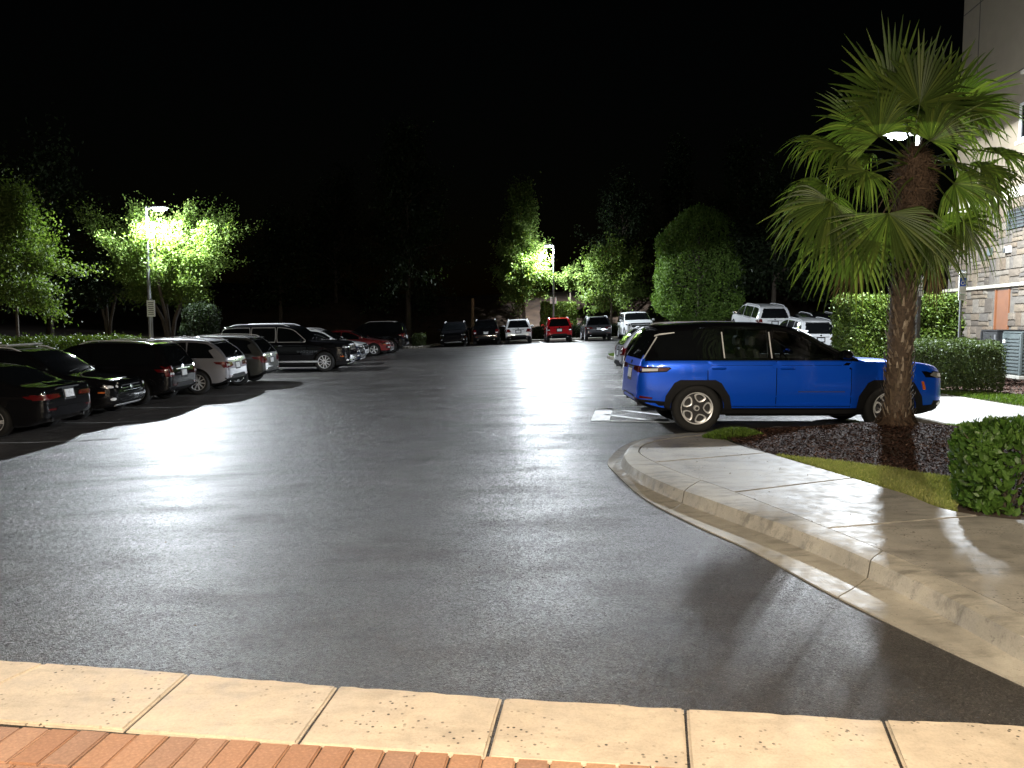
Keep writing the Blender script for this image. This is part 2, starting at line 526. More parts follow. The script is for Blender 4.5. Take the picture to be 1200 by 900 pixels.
def catmull(p, per=8):
    out = []
    n = len(p)
    for i in range(n - 1):
        p0, p1, p2, p3 = p[max(0, i - 1)], p[i], p[i + 1], p[min(n - 1, i + 2)]
        for k in range(per):
            t = k / per
            out.append(tuple(0.5 * (2 * p1[j] + (p2[j] - p0[j]) * t + (2 * p0[j] - 5 * p1[j] + 4 * p2[j] - p3[j]) * t * t + (3 * p1[j] - p0[j] - 3 * p2[j] + p3[j]) * t ** 3) for j in range(len(p1))))
    out.append(p[-1])
    return out
# ================================================================== THE SETTING
rng = np.random.default_rng(7)
random.seed(7)
def sheet(name, poly, zf, step, mat, parent=None):
    """triangulated sheet inside an xy polygon with heights zf(x, y)"""
    b = []
    n = len(poly)
    for i in range(n):
        a, c = poly[i], poly[(i + 1) % n]
        d = math.hypot(c[0] - a[0], c[1] - a[1])
        k = max(1, int(d / step))
        for j in range(k): b.append((a[0] + (c[0] - a[0]) * j / k, a[1] + (c[1] - a[1]) * j / k))
    m = len(b)
    xs = [p[0] for p in b]; ys = [p[1] for p in b]
    pts = [Vector(p) for p in b]
    y = min(ys) + step * .5
    while y < max(ys):
        x = min(xs) + step * .5
        while x < max(xs):
            if inside((x, y), b): pts.append(Vector((x, y)))
            x += step
        y += step
    vv, ee, ff = delaunay_2d_cdt(pts, [(i, (i + 1) % m) for i in range(m)], [], 1, 1e-5)[:3]
    me = bpy.data.meshes.new(name)
    me.from_pydata([(p[0], p[1], zf(p[0], p[1])) for p in vv], [], ff)
    me.update()
    me.polygons.foreach_set('use_smooth', [True] * len(me.polygons))
    return link(name, me, mat, parent)
def inside(p, poly):
    x, y = p; c = False; j = len(poly) - 1
    for i in range(len(poly)):
        xi, yi = poly[i][0], poly[i][1]; xj, yj = poly[j][0], poly[j][1]
        if (yi > y) != (yj > y) and x < (xj - xi) * (y - yi) / (yj - yi) + xi: c = not c
        j = i
    return c
def scatter(poly, n):
    xs = [p[0] for p in poly]; ys = [p[1] for p in poly]
    out = []
    while len(out) < n:
        q = rng.random((n, 2)) * [max(xs) - min(xs), max(ys) - min(ys)] + [min(xs), min(ys)]
        for a in q:
            if inside(a, poly): out.append(a)
    return np.array(out[:n])
def rand_unit(n):
    return norm(rng.normal(size=(n, 3)))

# ---- terrain sheet to the horizon
gx = sorted(set([-700, -400, -250, -160, -110] + list(np.arange(-80, -16, 4.0)) + list(np.arange(-16, -12, 0.4)) + list(np.arange(-12, 20, 2.0)) + list(np.arange(20, 40, 2.0)) + [50, 70, 110, 180, 300, 700]))
gy = sorted(set([-300, -120, -60, -30, -15] + list(np.arange(-10, 56, 2.0)) + list(np.arange(56, 76, 1.0)) + list(np.arange(76, 130, 6.0)) + [150, 200, 300, 500, 900, 1500]))
V = []; F = []
for y in gy:
    for x in gx:
        inl = -13 < x < 17.6 and y < 57.6
        jit = 0 if (-15 < x < 19 and y < 58) else 0.25 * noise.noise(Vector((x * .15, y * .15, 0)))
        V.append((x, y, terrain(x, y) - (0.05 if inl else 0.0) + jit))
nx = len(gx)
for j in range(len(gy) - 1):
    for i in range(nx - 1):
        F.append((j * nx + i, j * nx + i + 1, (j + 1) * nx + i + 1, (j + 1) * nx + i))
me = bpy.data.meshes.new('ground'); me.from_pydata(V, [], F); me.update()
me.polygons.foreach_set('use_smooth', [True] * len(me.polygons))
tag(link('ground', me, M_terrain), kind='structure')

# ---- asphalt lot
ax = np.arange(-13.0, 17.61, 0.45); ay = np.arange(2.2, 57.41, 0.46)
V = [(x, y, lot(x, y)) for y in ay for x in ax]
nx = len(ax)
F = [(j * nx + i, j * nx + i + 1, (j + 1) * nx + i + 1, (j + 1) * nx + i) for j in range(len(ay) - 1) for i in range(nx - 1)]
me = bpy.data.meshes.new('parking_lot'); me.from_pydata(V, [], F); me.update()
me.polygons.foreach_set('use_smooth', [True] * len(me.polygons))
parking_lot = tag(link('parking_lot', me, M_asphalt), kind='structure')

# ---- painted lines: each line its own sheet 4 mm above the asphalt
def paint_line(p0, p1, w, mat=None):
    d = Vector((p1[0] - p0[0], p1[1] - p0[1])); L = d.length; d /= L
    s = Vector((-d.y, d.x)) * w / 2
    k = max(1, int(L / 0.5)); vs = []; fs = []
    for i in range(k + 1):
        q = Vector(p0) + d * L * i / k
        for e in (-1, 1):
            r = q + s * e
            vs.append((r.x, r.y, lot(r.x, r.y) + 0.008))
    for i in range(k): fs.append((2 * i, 2 * i + 2, 2 * i + 3, 2 * i + 1))
    MBo = MB().add(vs, fs)
    return MBo.build('painted_line', mat or M_roadpaint, parking_lot)
for a, b, w in (((707, 478.6), (783, 487.5), .14), ((709, 486), (762, 493), .14), ((704, 493.6), (789, 495.2), .15), ((783, 487.5), (789, 495.2), .10)):
    paint_line(at(*a), at(*b), w)
paint_line(at(708.5, 478.5), at(703, 493.8), .34)
for k, yy in enumerate((16.2, 18.7, 21.3, 23.9, 26.6, 29.2)):
    paint_line((2.35 + 0.13 * k, yy), (7.0, yy), .10)
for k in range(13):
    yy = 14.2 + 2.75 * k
    paint_line((-12.6, yy), (-7.3 + 0.05 * k, yy), .10, M_wornpaint_shaded)
for k in range(-4, 6):
    paint_line((-0.6 + 2.62 * k, 51.4), (-0.6 + 2.62 * k, 57.0), .11)

# ---- curved curb with gutter beside the sidewalk
gut = [(842, 506.5), (785, 510), (738, 520), (713, 540), (722, 556), (755, 585), (810, 614), (880, 646), (960, 690), (1060, 740), (1200, 805)]
out = [(862, 504.5), (797, 508.5), (752, 516), (733, 528), (738, 543), (772, 562), (840, 587), (925, 616), (1000, 646), (1090, 687), (1200, 745)]
inn = [(864, 507.5), (802, 512), (761, 519), (748, 528), (757, 537), (790, 552), (860, 577), (940, 608), (1015, 638), (1100, 675), (1200, 722)]
def ext(p, d):
    a, b = Vector(p[-2]), Vector(p[-1]); v = (b - a).normalized() * d
    return p + [tuple(b + v)]
gut = catmull(ext([at(*q, 0.0) for q in gut], .45), 8)
out = catmull(ext([at(*q, 0.15) for q in out], .45), 8)
inn = catmull(ext([at(*q, 0.15) for q in inn], .45), 8)
NCU = len(out)
curb = tag(empty('curb', (0, 0, 0)), kind='structure')
def curb_piece(i0, i1):
    vs = []; fs = []
    for i in range(i0, i1 + 1):
        g = Vector(gut[i]); o = Vector(out[i]); n = Vector(inn[i])
        g2o = (o - g)
        gi = o - g2o.normalized() * 0.045          # foot of the curb face
        sh = 0.0
        if i == i1 and i1 < NCU - 1: sh = 0.012    # open joint
        def mv(p, q):
            if not sh: return p
            t = (q - p)
            return p + t.normalized() * (t.length - sh) * 0 + (t * 0)
        wob = 0.006 * noise.noise(Vector((o.x * 2.2, o.y * 2.2, 3)))
        sec = [(g, -0.10), (g, 0.012), (gi * .5 + g * .5, 0.010), (gi, 0.026), (gi.lerp(o, .35), 0.058), (gi.lerp(o, .7), 0.105 + wob), (o, 0.138 + wob), (o.lerp(n, .22), 0.149), (n, 0.156), (n, -0.10)]
        for p, z in sec: vs.append((p.x, p.y, z))
    m = 10
    k = i1 - i0
    for i in range(k):
        for j in range(m - 1): fs.append((i * m + j, (i + 1) * m + j, (i + 1) * m + j + 1, i * m + j + 1))
    fs.append(tuple(range(m))); fs.append(tuple(range(k * m, k * m + m))[::-1])
    # pull the end section back for the joint
    if i1 < NCU - 1:
        for j in range(m):
            a = Vector(vs[k * m + j]); b = Vector(vs[(k - 1) * m + j]); t = b - a
            vs[k * m + j] = tuple(a + t.normalized() * min(0.012, t.length * .5))
    o = MB().add(vs, fs).build('curb_piece', M_curb, curb, sm=50)
cuts = [0, 20, 44, 66, NCU - 1]
for a, b in zip(cuts[:-1], cuts[1:]): curb_piece(a, b)

# ---- sidewalk slabs between the curb and the planting bed
S_px = [(848, 514), (872, 523), (915, 535), (1000, 560), (1060, 578), (1150, 604)]
S = catmull([at(*q, .15) for q in S_px] + [(5.6, 5.75), (8.6, 4.9)], 10)
sidewalk = tag(empty('sidewalk', (0, 0, 0)), kind='structure')
def nearest(poly, q):
    return min(range(len(poly)), key=lambda i: (poly[i][0] - q[0]) ** 2 + (poly[i][1] - q[1]) ** 2)
jt = [(at(754, 542, .15), at(894, 531, .15)), (at(851, 576, .15), at(994, 559, .15)), (at(983, 620, .15), at(1153, 604, .15))]
ii = [0] + [nearest(inn, a) for a, b in jt] + [NCU - 1]
si = [0] + [nearest(S, b) for a, b in jt] + [len(S) - 1]
def side_slab(poly, zt=0.152):
    c = Vector((sum(p[0] for p in poly) / len(poly), sum(p[1] for p in poly) / len(poly)))
    b = MB().prism(poly, -0.05, zt)
    me = b.mesh('slab')
    bm = bmesh.new(); bm.from_mesh(me)
    bmesh.ops.recalc_face_normals(bm, faces=bm.faces)
    top = [e for e in bm.edges if all(v.co.z > 0 for v in e.verts)]
    bmesh.ops.bevel(bm, geom=top, offset=0.008, segments=2, affect='EDGES')
    bm.to_mesh(me); bm.free()
    return link('slab', me, M_sidewalk, sidewalk)
def shrink_dir(poly, d):
    """move a polygon's points inward by d"""
    n = len(poly); area = sum(poly[i][0] * poly[(i + 1) % n][1] - poly[(i + 1) % n][0] * poly[i][1] for i in range(n))
    sgn = 1 if area > 0 else -1
    res = []
    for i in range(n):
        a, b, c = Vector(poly[i - 1]), Vector(poly[i]), Vector(poly[(i + 1) % n])
        e1 = (b - a).normalized(); e2 = (c - b).normalized()
        n1 = Vector((-e1.y, e1.x)) * sgn; n2 = Vector((-e2.y, e2.x)) * sgn
        m = n1 + n2
        if m.length < 1e-4: m = n1
        m.normalize()
        k = d / max(0.4, m.dot(n1))
        res.append(tuple(b + m * k))
    return res
for k in range(4):
    p = [inn[i] for i in range(ii[k], ii[k + 1] + 1, 1)] + [S[i] for i in range(si[k + 1], si[k] - 1, -1)]
    if k == 3: p = p[:ii[4] - ii[3] + 1] + [(8.6, 2.6)] + p[ii[4] - ii[3] + 1:]
    q = [p[0]]
    for a in p[1:]:
        if math.hypot(a[0] - q[-1][0], a[1] - q[-1][1]) > 0.03: q.append(a)
    side_slab(shrink_dir(q, 0.011))

# ---- flush concrete band and brick paving at the entrance
top_px = [(-150, 763), (55, 776), (222, 788), (397, 803), (590, 817), (803, 829), (1035, 842), (1290, 853)]
bot_px = [(-300, 829), (-85, 839), (145, 856), (348, 872), (570, 888), (808, 904), (1066, 918), (1350, 930)]
band = tag(empty('concrete_band', (0, 0, 0)), kind='structure')
top = [at(*q, 0.015) for q in top_px]; bot = [at(*q, 0.015) for q in bot_px]
for i in range(len(top) - 1):
    p = [bot[i], bot[i + 1], top[i + 1], top[i]]
    # uneven hand-finished edge
    def sub(a, b, n=7, amp=0.006):
        r = []
        for k in range(n):
            t = k / n
            q = Vector(a).lerp(Vector(b), t); nn = Vector((-(b[1] - a[1]), b[0] - a[0])).normalized()
            if k: q += nn * random.uniform(-amp, amp)
            r.append(tuple(q))
        return r
    pp = shrink_dir(p, 0.007)
    pp = sub(pp[0], pp[1], 7, .003) + sub(pp[1], pp[2], 3, .002) + sub(pp[2], pp[3], 12, .008) + sub(pp[3], pp[0], 3, .002)
    me = MB().prism(pp, -0.1, 0.016 + random.uniform(-.002, .002)).mesh('slab')
    bm = bmesh.new(); bm.from_mesh(me)
    bmesh.ops.recalc_face_normals(bm, faces=bm.faces)
    bmesh.ops.bevel(bm, geom=[e for e in bm.edges if all(v.co.z > 0 for v in e.verts)], offset=0.010, segments=2, affect='EDGES')
    bm.to_mesh(me); bm.free(); smooth(me, 30)
    link('slab', me, M_band, band)
paving = tag(link('brick_paving', MB().prism([(-6, -12), (6, -12), (6, 3.4), (-6, 3.9)], -0.12, -0.012).mesh('brick_paving'), M_joint), kind='structure')
b0 = Vector(bot[0]); bu = (Vector(bot[-1]) - b0).normalized(); bv = Vector((bu.y, -bu.x))
bme = MB().box((0, 0, 0), (0.128, 0.258, 0.07)).mesh('brick')
bm = bmesh.new(); bm.from_mesh(bme)
bmesh.ops.bevel(bm, geom=[e for e in bm.edges if all(v.co.z > 0 for v in e.verts)], offset=0.007, segments=2, affect='EDGES')
bm.to_mesh(bme); bm.free(); smooth(bme, 30)
ang = math.atan2(bu.y, bu.x)
for r_ in range(5):
    for k in range(36):
        c = b0 + bu * (0.1 + k * 0.1345 + (0.05 if r_ % 2 else 0)) + bv * (0.142 + r_ * 0.266)
        o = link('brick', bme, M_brick, paving, (c.x, c.y, -0.022 + random.uniform(-.003, .003)))
        o.rotation_euler = (random.uniform(-.008, .008), random.uniform(-.008, .008), ang + random.uniform(-.012, .012))

# ---- planting bed: soil mound, mulch, grass strip
bed_poly = [S[i] for i in range(0, len(S), 3)] + [S[-1], (9.4, 5.0), (9.4, 12.35), (7.15, 12.35), (6.6, 11.86), (4.6, 11.8), (3.5, 11.68)]
def bed_z(x, y):
    e = 0.24 * math.exp(-((x - 5.35) / 1.7) ** 2 - ((y - 10.5) / .95) ** 2)
    return 0.128 + e + 0.012 * noise.noise(Vector((x * 3, y * 3, 0)))
tag(sheet('planting_bed', bed_poly, bed_z, 0.16, M_soil), kind='structure')
gl_lo = [S[i] for i in range(nearest(S, at(912, 534, .15)), nearest(S, at(1128, 598, .15)) + 1)]
gl_hi = [at(x, y, .17) for x, y in ((1128, 560), (1060, 549), (1000, 541), (940, 535))]
grass_poly = gl_lo + gl_hi
mulch_poly = [S[0], S[6], S[nearest(S, at(912, 534, .15))]] + gl_hi[::-1] + [at(1135, 596, .15), (5.2, 5.95), (6.4, 5.6), (7.4, 9.0), (7.0, 11.2), (6.3, 11.8), (4.6, 11.75), (3.5, 11.62)]
def blades(name, poly, n, h, w, zf, mat, lean=0.45):
    p = scatter(poly, n)
    d = np.stack([rng.normal(0, lean, n), rng.normal(0, lean, n), np.ones(n)], 1)
    L = h * rng.uniform(.55, 1.3, n)
    c = np.stack([p[:, 0], p[:, 1], [zf(a, b) for a, b in p]], 1)
    d = norm(d); c = c + d * (L * .45)[:, None]
    return leaves_mesh(name, c, d, rand_unit(n), L, w * rng.uniform(.7, 1.3, n))
gz = lambda x, y: bed_z(x, y) + .002
tag(link('grass_strip', blades('grass_strip', grass_poly, 34000, .05, .008, gz, M_grass, .7), M_grass), 'dry yellow-green grass strip between sidewalk and mulch', 'grass', kind='stuff')
def chips(name, poly, n, size, zf, mat):
    p = scatter(poly, n)
    nn = norm(np.stack([rng.normal(0, .35, n), rng.normal(0, .35, n), np.ones(n)], 1))
    d = np.cross(nn, rand_unit(n))
    c = np.stack([p[:, 0], p[:, 1], [zf(a, b) for a, b in p]], 1) + np.array([0, 0, 1]) * rng.uniform(0.0, .022, n)[:, None]
    return leaves_mesh(name, c, d, nn, size * rng.uniform(.5, 1.5, n), size * .42 * rng.uniform(.6, 1.4, n), 0.3)
tag(link('mulch', chips('mulch', mulch_poly, 46000, .042, bed_z, M_chip), M_chip), 'dark brown wood mulch around the palm', 'mulch', kind='stuff')
patch = [(6.3, 11.7), (7.2, 11.1), (9.2, 11.0), (9.2, 12.3), (7.3, 12.3)]
tag(link('grass_patch', blades('grass_patch', patch, 9000, .06, .012, bed_z, M_lawn), M_lawn), 'green grass patch between the car bumper and the pale walkway', 'grass', kind='stuff')

# ---- walkway in front of the parked cars, lawn beyond it
walk = tag(empty('walkway', (0, 0, 0)), kind='structure')
ys_w = [12.42, 13.9, 15.4, 16.9, 18.4, 19.9, 21.4, 22.9, 24.4, 26, 28, 30]
for i in range(len(ys_w) - 1):
    for x0, x1 in ((7.24, 8.62), (8.63, 10.05)):
        me = MB().prism([(x0, ys_w[i] + .005), (x1, ys_w[i] + .005), (x1, ys_w[i + 1] - .005), (x0, ys_w[i + 1] - .005)], -.05, .135).mesh('slab')
        bm = bmesh.new(); bm.from_mesh(me); bmesh.ops.bevel(bm, geom=[e for e in bm.edges if all(v.co.z > 0 for v in e.verts)], offset=.008, segments=1, affect='EDGES'); bm.to_mesh(me); bm.free()
        link('slab', me, M_pale, walk)
wc = tag(empty('walkway_curb', (0, 0, 0)), kind='structure')
for i in range(7):
    MB().box((7.16, 13.4 + 2.5 * i, .04), (.15, 2.48, .2)).build('curb_piece', M_curb, wc, bevel=.02)
for i in range(2):
    MB().box((4.9 + 1.65 * i, 11.92 , .05), (1.63, .15, .2)).build('curb_piece', M_curb, wc, bevel=.02)
lawn_poly = [(10.06, 12.4), (17, 12.4), (17, 17.8), (13.0, 18.2), (12.0, 16.6), (11.2, 17.0), (10.06, 18.8)]
lz = lambda x, y: 0.125 + 0.015 * (x - 10)
tag(sheet('lawn_bed', [(10.06, 12.4), (17.55, 12.4), (17.55, 33), (10.06, 33)], lambda x, y: lz(x, y) - .004 + max(0, lot(x, y)), .5, M_soil), kind='structure')
tag(link('lawn', blades('lawn', lawn_poly, 30000, .09, .022, lz, M_lawn), M_lawn), 'bright green lawn beyond the pale walkway', 'grass', kind='stuff')
tag(link('bed_mulch', chips('bed_mulch', [(10.1, 18.6), (11.2, 17.0), (12.0, 16.6), (13, 17.4), (15.2, 17.6), (15.2, 26), (10.1, 26)], 9000, .07, lz, M_chip), M_chip), 'brown mulch under the clipped shrubs by the stone wall', 'mulch', kind='stuff')

# ---- curbs round the lot and the far grass island
def curb_run(name, pts, w=.16, h=.14):
    root = tag(empty(name, (0, 0, 0)), kind='structure')
    for a, b in zip(pts[:-1], pts[1:]):
        d = Vector((b[0] - a[0], b[1] - a[1])); L = d.length; d.normalize(); s = Vector((-d.y, d.x)) * w / 2
        e = d * .01
        A = Vector(a) + e; B = Vector(b) - e
        q = [A - s, B - s, B + s, A + s]
        zz = [lot(p.x, p.y) for p in q]
        MB().prism(q, [z - .1 for z in zz], [z + h for z in zz]).build('curb_piece', M_curb, root, bevel=.02)
curb_run('left_curb', [(-12.92, 12 + 3 * k) for k in range(16)])
curb_run('far_curb', [(-12.9 + 3 * k, 57.3) for k in range(11)])
isl = [(5.2, 35.0), (9.5, 35.0), (9.5, 37.2), (5.2, 37.2)]
ring = chaikin([(9.5, 34.9), (5.6, 34.9), (4.75, 35.2), (4.5, 36.1), (4.75, 37.0), (5.6, 37.3), (9.5, 37.3)], 2)
curb_run('island_curb', ring)
isl_z = lambda x, y: lot(x, y) + .12
tag(sheet('island_bed', ring, isl_z, .4, M_soil), kind='structure')
tag(link('island_grass', blades('island_grass', ring, 7000, .10, .035, isl_z, M_lawn), M_lawn), 'green grass on the curbed island behind the blue car', 'grass', kind='stuff')
ring2 = chaikin([(-6.2, 57), (-6.0, 52.8), (-5.5, 51.9), (-4.6, 51.8), (-4.2, 52.5), (-4.2, 57)], 2)
ring2 = [(x - 1.6, y) for x, y in ring2]
curb_run('corner_island_curb', ring2)
tag(sheet('corner_island_bed', ring2, isl_z, .5, M_soil), kind='structure')

# ---- blown leaves and grit on the pavement
n = 230
p_ = np.concatenate([rng.uniform([-8, 4.3], [3, 30], (n - 45, 2)), scatter(S[:40] + inn[::-1], 45)])
on_walk = np.arange(n) > n - 46
zz0 = np.array([.160 if w else lot(a, b) + .008 for (a, b), w in zip(p_, on_walk)])
nn = norm(np.stack([rng.normal(0, .25, n), rng.normal(0, .25, n), np.ones(n)], 1))
tag(link('leaf_litter', leaves_mesh('leaf_litter', np.stack([p_[:, 0], p_[:, 1], zz0], 1), np.cross(nn, rand_unit(n)), nn, rng.uniform(.01, .035, n), rng.uniform(.006, .015, n), .3), M_palm_dead), 'small dry leaves and grit scattered over asphalt and sidewalk', 'leaf litter', kind='stuff')
# ================================================================== LAMPS
def point_light(name, loc, power, color, radius, parent):
    d = bpy.data.lights.new(name, 'POINT')
    d.energy = power; d.color = color; d.shadow_soft_size = radius
    o = bpy.data.objects.new(name, d); col.objects.link(o)
    o.parent = parent; o.location = loc
    return o
def lot_lamp(label, base, top, head_dir, arm, power, polemat, rad=.07, aim=(0, 0, -1), cone=166):
    """pole with a flat LED head; head_dir is the heading of the arm"""
    t = tag(empty('parking_lot_lamp', base), label, 'street lamp', 'lot lamps lit at night')
    h = top - base[2]
    MB().tube([(0, 0, 0), (0, 0, h + .05)], [rad * 1.15, rad * .85], 12).build('pole', polemat, t, sm=40)
    b = MB().box((0, 0, .04), (.34, .34, .06)); b.lathe([(.0, .5), (rad * 1.9, .5), (rad * 1.9, .07), (0, .07)], 14, 'z').build('base_plate', M_sidewalk, t)
    c, s = math.cos(head_dir), math.sin(head_dir)
    MB().tube([(0, 0, h - .02), (c * arm, s * arm, h + .02)], .035, 8).build('arm', polemat, t, sm=40)
    hd = MB().box((c * (arm + .33), s * (arm + .33), h + .06), (.68, .36, .09), head_dir, .86).build('lamp_head', polemat, t, bevel=.012)
    # bowl refractor under the head
    vs = []; fs = []
    for i in range(6):
        t_ = i / 5 * PI / 2
        for k in range(20):
            a_ = 2 * PI * k / 20
            lx, ly = .31 * math.cos(t_) * math.cos(a_), .165 * math.cos(t_) * math.sin(a_)
            vs.append((c * (arm + .33 + lx) - s * ly, s * (arm + .33 + lx) + c * ly, h + .013 - .14 * math.sin(t_)))
    for i in range(5):
        for k in range(20): fs.append((i * 20 + k, i * 20 + (k + 1) % 20, (i + 1) * 20 + (k + 1) % 20, (i + 1) * 20 + k))
    MB().add(vs, fs).build('lens', M_lamp_lens, hd, sm=60)
    MB().box((c * (arm + .1), s * (arm + .1), h + .13), (.12, .1, .06), head_dir).build('photocell', polemat, hd, bevel=.01)
    # scattered light that leaves the lens sideways and upwards past the head
    point_light('lens_scatter', (c * (arm + .33), s * (arm + .33), h - .26), power * .11, LOT_COLOR, .12, t)
    d = bpy.data.lights.new('lamp_light', 'SPOT')
    d.energy = power; d.color = LOT_COLOR; d.shadow_soft_size = .10; d.spot_size = R(cone); d.spot_blend = .16 if cone < 175 else .03
    o = bpy.data.objects.new('lamp_light', d); col.objects.link(o); o.parent = t
    o.location = (c * (arm + .33), s * (arm + .33), h - .25)
    o.rotation_euler = Vector(aim).to_track_quat('-Z', 'Y').to_euler()
    return t
x, z = atd(171, 244, 32.6)
lot_lamp('lit lamp post rising through the spreading tree behind the long car row', (x, 32.6, terrain(x, 32.6) - .05), z, 0.0, .25, LEFT_POWER, M_metal_pole, aim=(.10, -.06, -1), cone=172)
x, z = atd(649, 288, 57.9)
lot_lamp('lit lamp post standing beside the boxy hedge at the back of the lot', (x, 57.9, terrain(x, 57.9) - .05), z, PI, .05, FAR_POWER, M_metal_pole, aim=(0, -.1, -1), cone=170)
x, z = atd(1077, 158, 20.0)
lot_lamp('lit lamp on a dark pole behind the palm tree', (x, 20.0, .12), z, PI, .2, RIGHT_POWER, M_dark_pole, .085, aim=(.3, 0, -1), cone=180)

# entrance canopy the photographer stands under: roof, columns, glowing dome lights
can = tag(empty('entrance_canopy', (0, -4.5, 0)), 'stucco entrance canopy with warm dome lights over the brick paving', 'canopy')
MB().box((0, 0, 4.75), (13.0, 9.6, .5)).build('roof_slab', M_stucco, can, bevel=.03)
MB().box((0, 0, 5.12), (13.4, 10.0, .2)).build('cornice', M_trim, can, bevel=.03)
for sx in (-1, 1):
    for sy in (-1, 1):
        c_ = MB().box((sx * 5.9, sy * 4.2 - .3, 2.25), (.6, .6, 4.5)).build('column', M_stucco, can, bevel=.02)
        MB().box((sx * 5.9, sy * 4.2 - .3, .5), (.74, .74, 1.0)).build('column_base', M_stone, c_, bevel=.03)
for sx, sy in ((-3.2, 3.3), (0, 3.3), (3.2, 3.3), (-2.2, 0), (2.2, 0)):
    f = MB().lathe([(0, 4.5), (.24, 4.5), (.24, 4.44), (.2, 4.42)], 20, 'z', (sx, sy, 0)).build('dome_light', M_dark_pole, can, sm=40)
    MB().lathe([(.2, 4.43), (.18, 4.38), (.11, 4.34), (0, 4.33)], 20, 'z', (sx, sy, 0)).build('diffuser', M_canopy_lens, f, sm=60)
    point_light('dome_glow', (sx, sy, 4.22), CANOPY_POWER, CANOPY_COLOR, .09, can)

# ================================================================== HOTEL WALL
# local frame: x along the wall (towards the viewer), y into the building, z up
WC = Vector((15.93, 28.0))                     # far corner
wd = Vector((-0.11, -1.0)).normalized()       # along the wall towards the viewer
hotel = tag(empty('hotel_building', (WC.x, WC.y, 0)), 'hotel corner with stone veneer below beige stucco beside the palm', 'building')
hotel.rotation_euler = (0, 0, math.atan2(wd.y, wd.x))
# with x along wd, +y (left of travel) points to +X world, i.e. into the building
LW = 16.0
STZ, LEDGE = atd(1110, 255, 28)[1], atd(1110, 341, 28)[1]
TOPZ = 13.5
MB().box((LW / 2, 4.0, TOPZ / 2), (LW, 8.0, TOPZ)).build('wall', M_stucco, hotel)
MB().box((LW / 2 - .04, -.05, STZ / 2), (LW + .08, .1, STZ)).build('stone_backing', M_mortar, hotel)
MB().box((-.05, 4.0, STZ / 2), (.1, 8.0, STZ - .02)).build('stone_backing', M_mortar, hotel)
def trim(z, d, h, name):
    MB().box((LW / 2 - .1, -d / 2 - .002, z), (LW + .2, d, h)).build(name, M_trim, hotel, bevel=.015)
trim(STZ + .11, .20, .20, 'trim_band')
trim(STZ + .30, .13, .15, 'trim_band')
trim(LEDGE, .24, .11, 'ledge')
for z in (STZ + .85, STZ + 3.9, STZ + 7):
    MB().box((LW / 2, -.004, z), (LW, .01, .025)).build('score_joint', M_joint, hotel)
MB().box((1.2, -.004, 9.5), (.025, .01, 8)).build('score_joint', M_joint, hotel)
# stones: each in view is its own part, those out of frame one joined part
DX0, DX1 = 3.35, 4.2                          # service door
def stone_mesh(w, h, d, seed):
    r = random.Random(seed)
    b = MB()
    n = 0.012
    fr = [(-w / 2 + n, -h / 2 + n), (w / 2 - n, -h / 2 + n), (w / 2 - n, h / 2 - n), (-w / 2 + n, h / 2 - n)]
    bk = [(-w / 2, -h / 2), (w / 2, -h / 2), (w / 2, h / 2), (-w / 2, h / 2)]
    vs = [(x + r.uniform(-.004, .004), 0, z + r.uniform(-.004, .004)) for x, z in bk]
    vs += [(x + r.uniform(-.006, .006), -d * r.uniform(.75, 1.0), z + r.uniform(-.006, .006)) for x, z in fr]
    vs += [(r.uniform(-.1, .1) * w, -d * r.uniform(.95, 1.25), r.uniform(-.1, .1) * h)]
    fs = [(0, 1, 5, 4), (1, 2, 6, 5), (2, 3, 7, 6), (3, 0, 4, 7), (4, 5, 8), (5, 6, 8), (6, 7, 8), (7, 4, 8)]
    return vs, fs
r_ = random.Random(3)
stuffb = MB(); nst = 0
z = 0.0
while z < STZ - .05:
    hrow = r_.uniform(.38, .50)
    if z < LEDGE - .06 < z + hrow: hrow = LEDGE - .06 - z
    if LEDGE - .06 <= z < LEDGE + .055: z = LEDGE + .055; continue
    if z + hrow > STZ - .06: hrow = STZ - z
    if hrow < .05: break
    xx = 0.0
    while xx < LW:
        wv = r_.uniform(.28, .62)
        cells = [(xx, wv, z, hrow)]
        q_ = r_.random(); f = r_.uniform(.36, .64)
        if hrow > .25:
            if q_ < .34: cells = [(xx, wv, z, hrow * f), (xx, wv, z + hrow * f, hrow * (1 - f))]
            elif q_ < .48: cells = [(xx, wv, z, hrow * .34), (xx, wv, z + hrow * .34, hrow * .33), (xx, wv, z + hrow * .67, hrow * .33)]
            elif q_ < .72 and wv > .42: cells = [(xx, wv * f, z, hrow), (xx + wv * f, wv * (1 - f), z, hrow)]
            elif q_ < .88 and wv > .4: cells = [(xx, wv, z, hrow * .45), (xx, wv * f, z + hrow * .45, hrow * .55), (xx + wv * f, wv * (1 - f), z + hrow * .45, hrow * .55)]
        for (xc, wc_, zc, hc) in cells:
            if zc < LEDGE and xc + wc_ > DX0 - .02 and xc < DX1 + .02: continue
            vs, fs = stone_mesh(wc_ - .012, hc - .012, r_.uniform(.035, .07), r_.random())
            pos = (xc + wc_ / 2, -.1, zc + hc / 2)
            if xc < 5.1 and nst < 300 and zc + hc > 1.25:
                link('stone', MB().add(vs, fs).mesh('stone'), M_stone, hotel, pos); nst += 1
            else:
                stuffb.add([(a + pos[0], b + pos[1], c + pos[2]) for a, b, c in vs], fs)
        xx += wv
    z += hrow
o = stuffb.build('stonework', M_stone, hotel); o['kind'] = 'stuff'
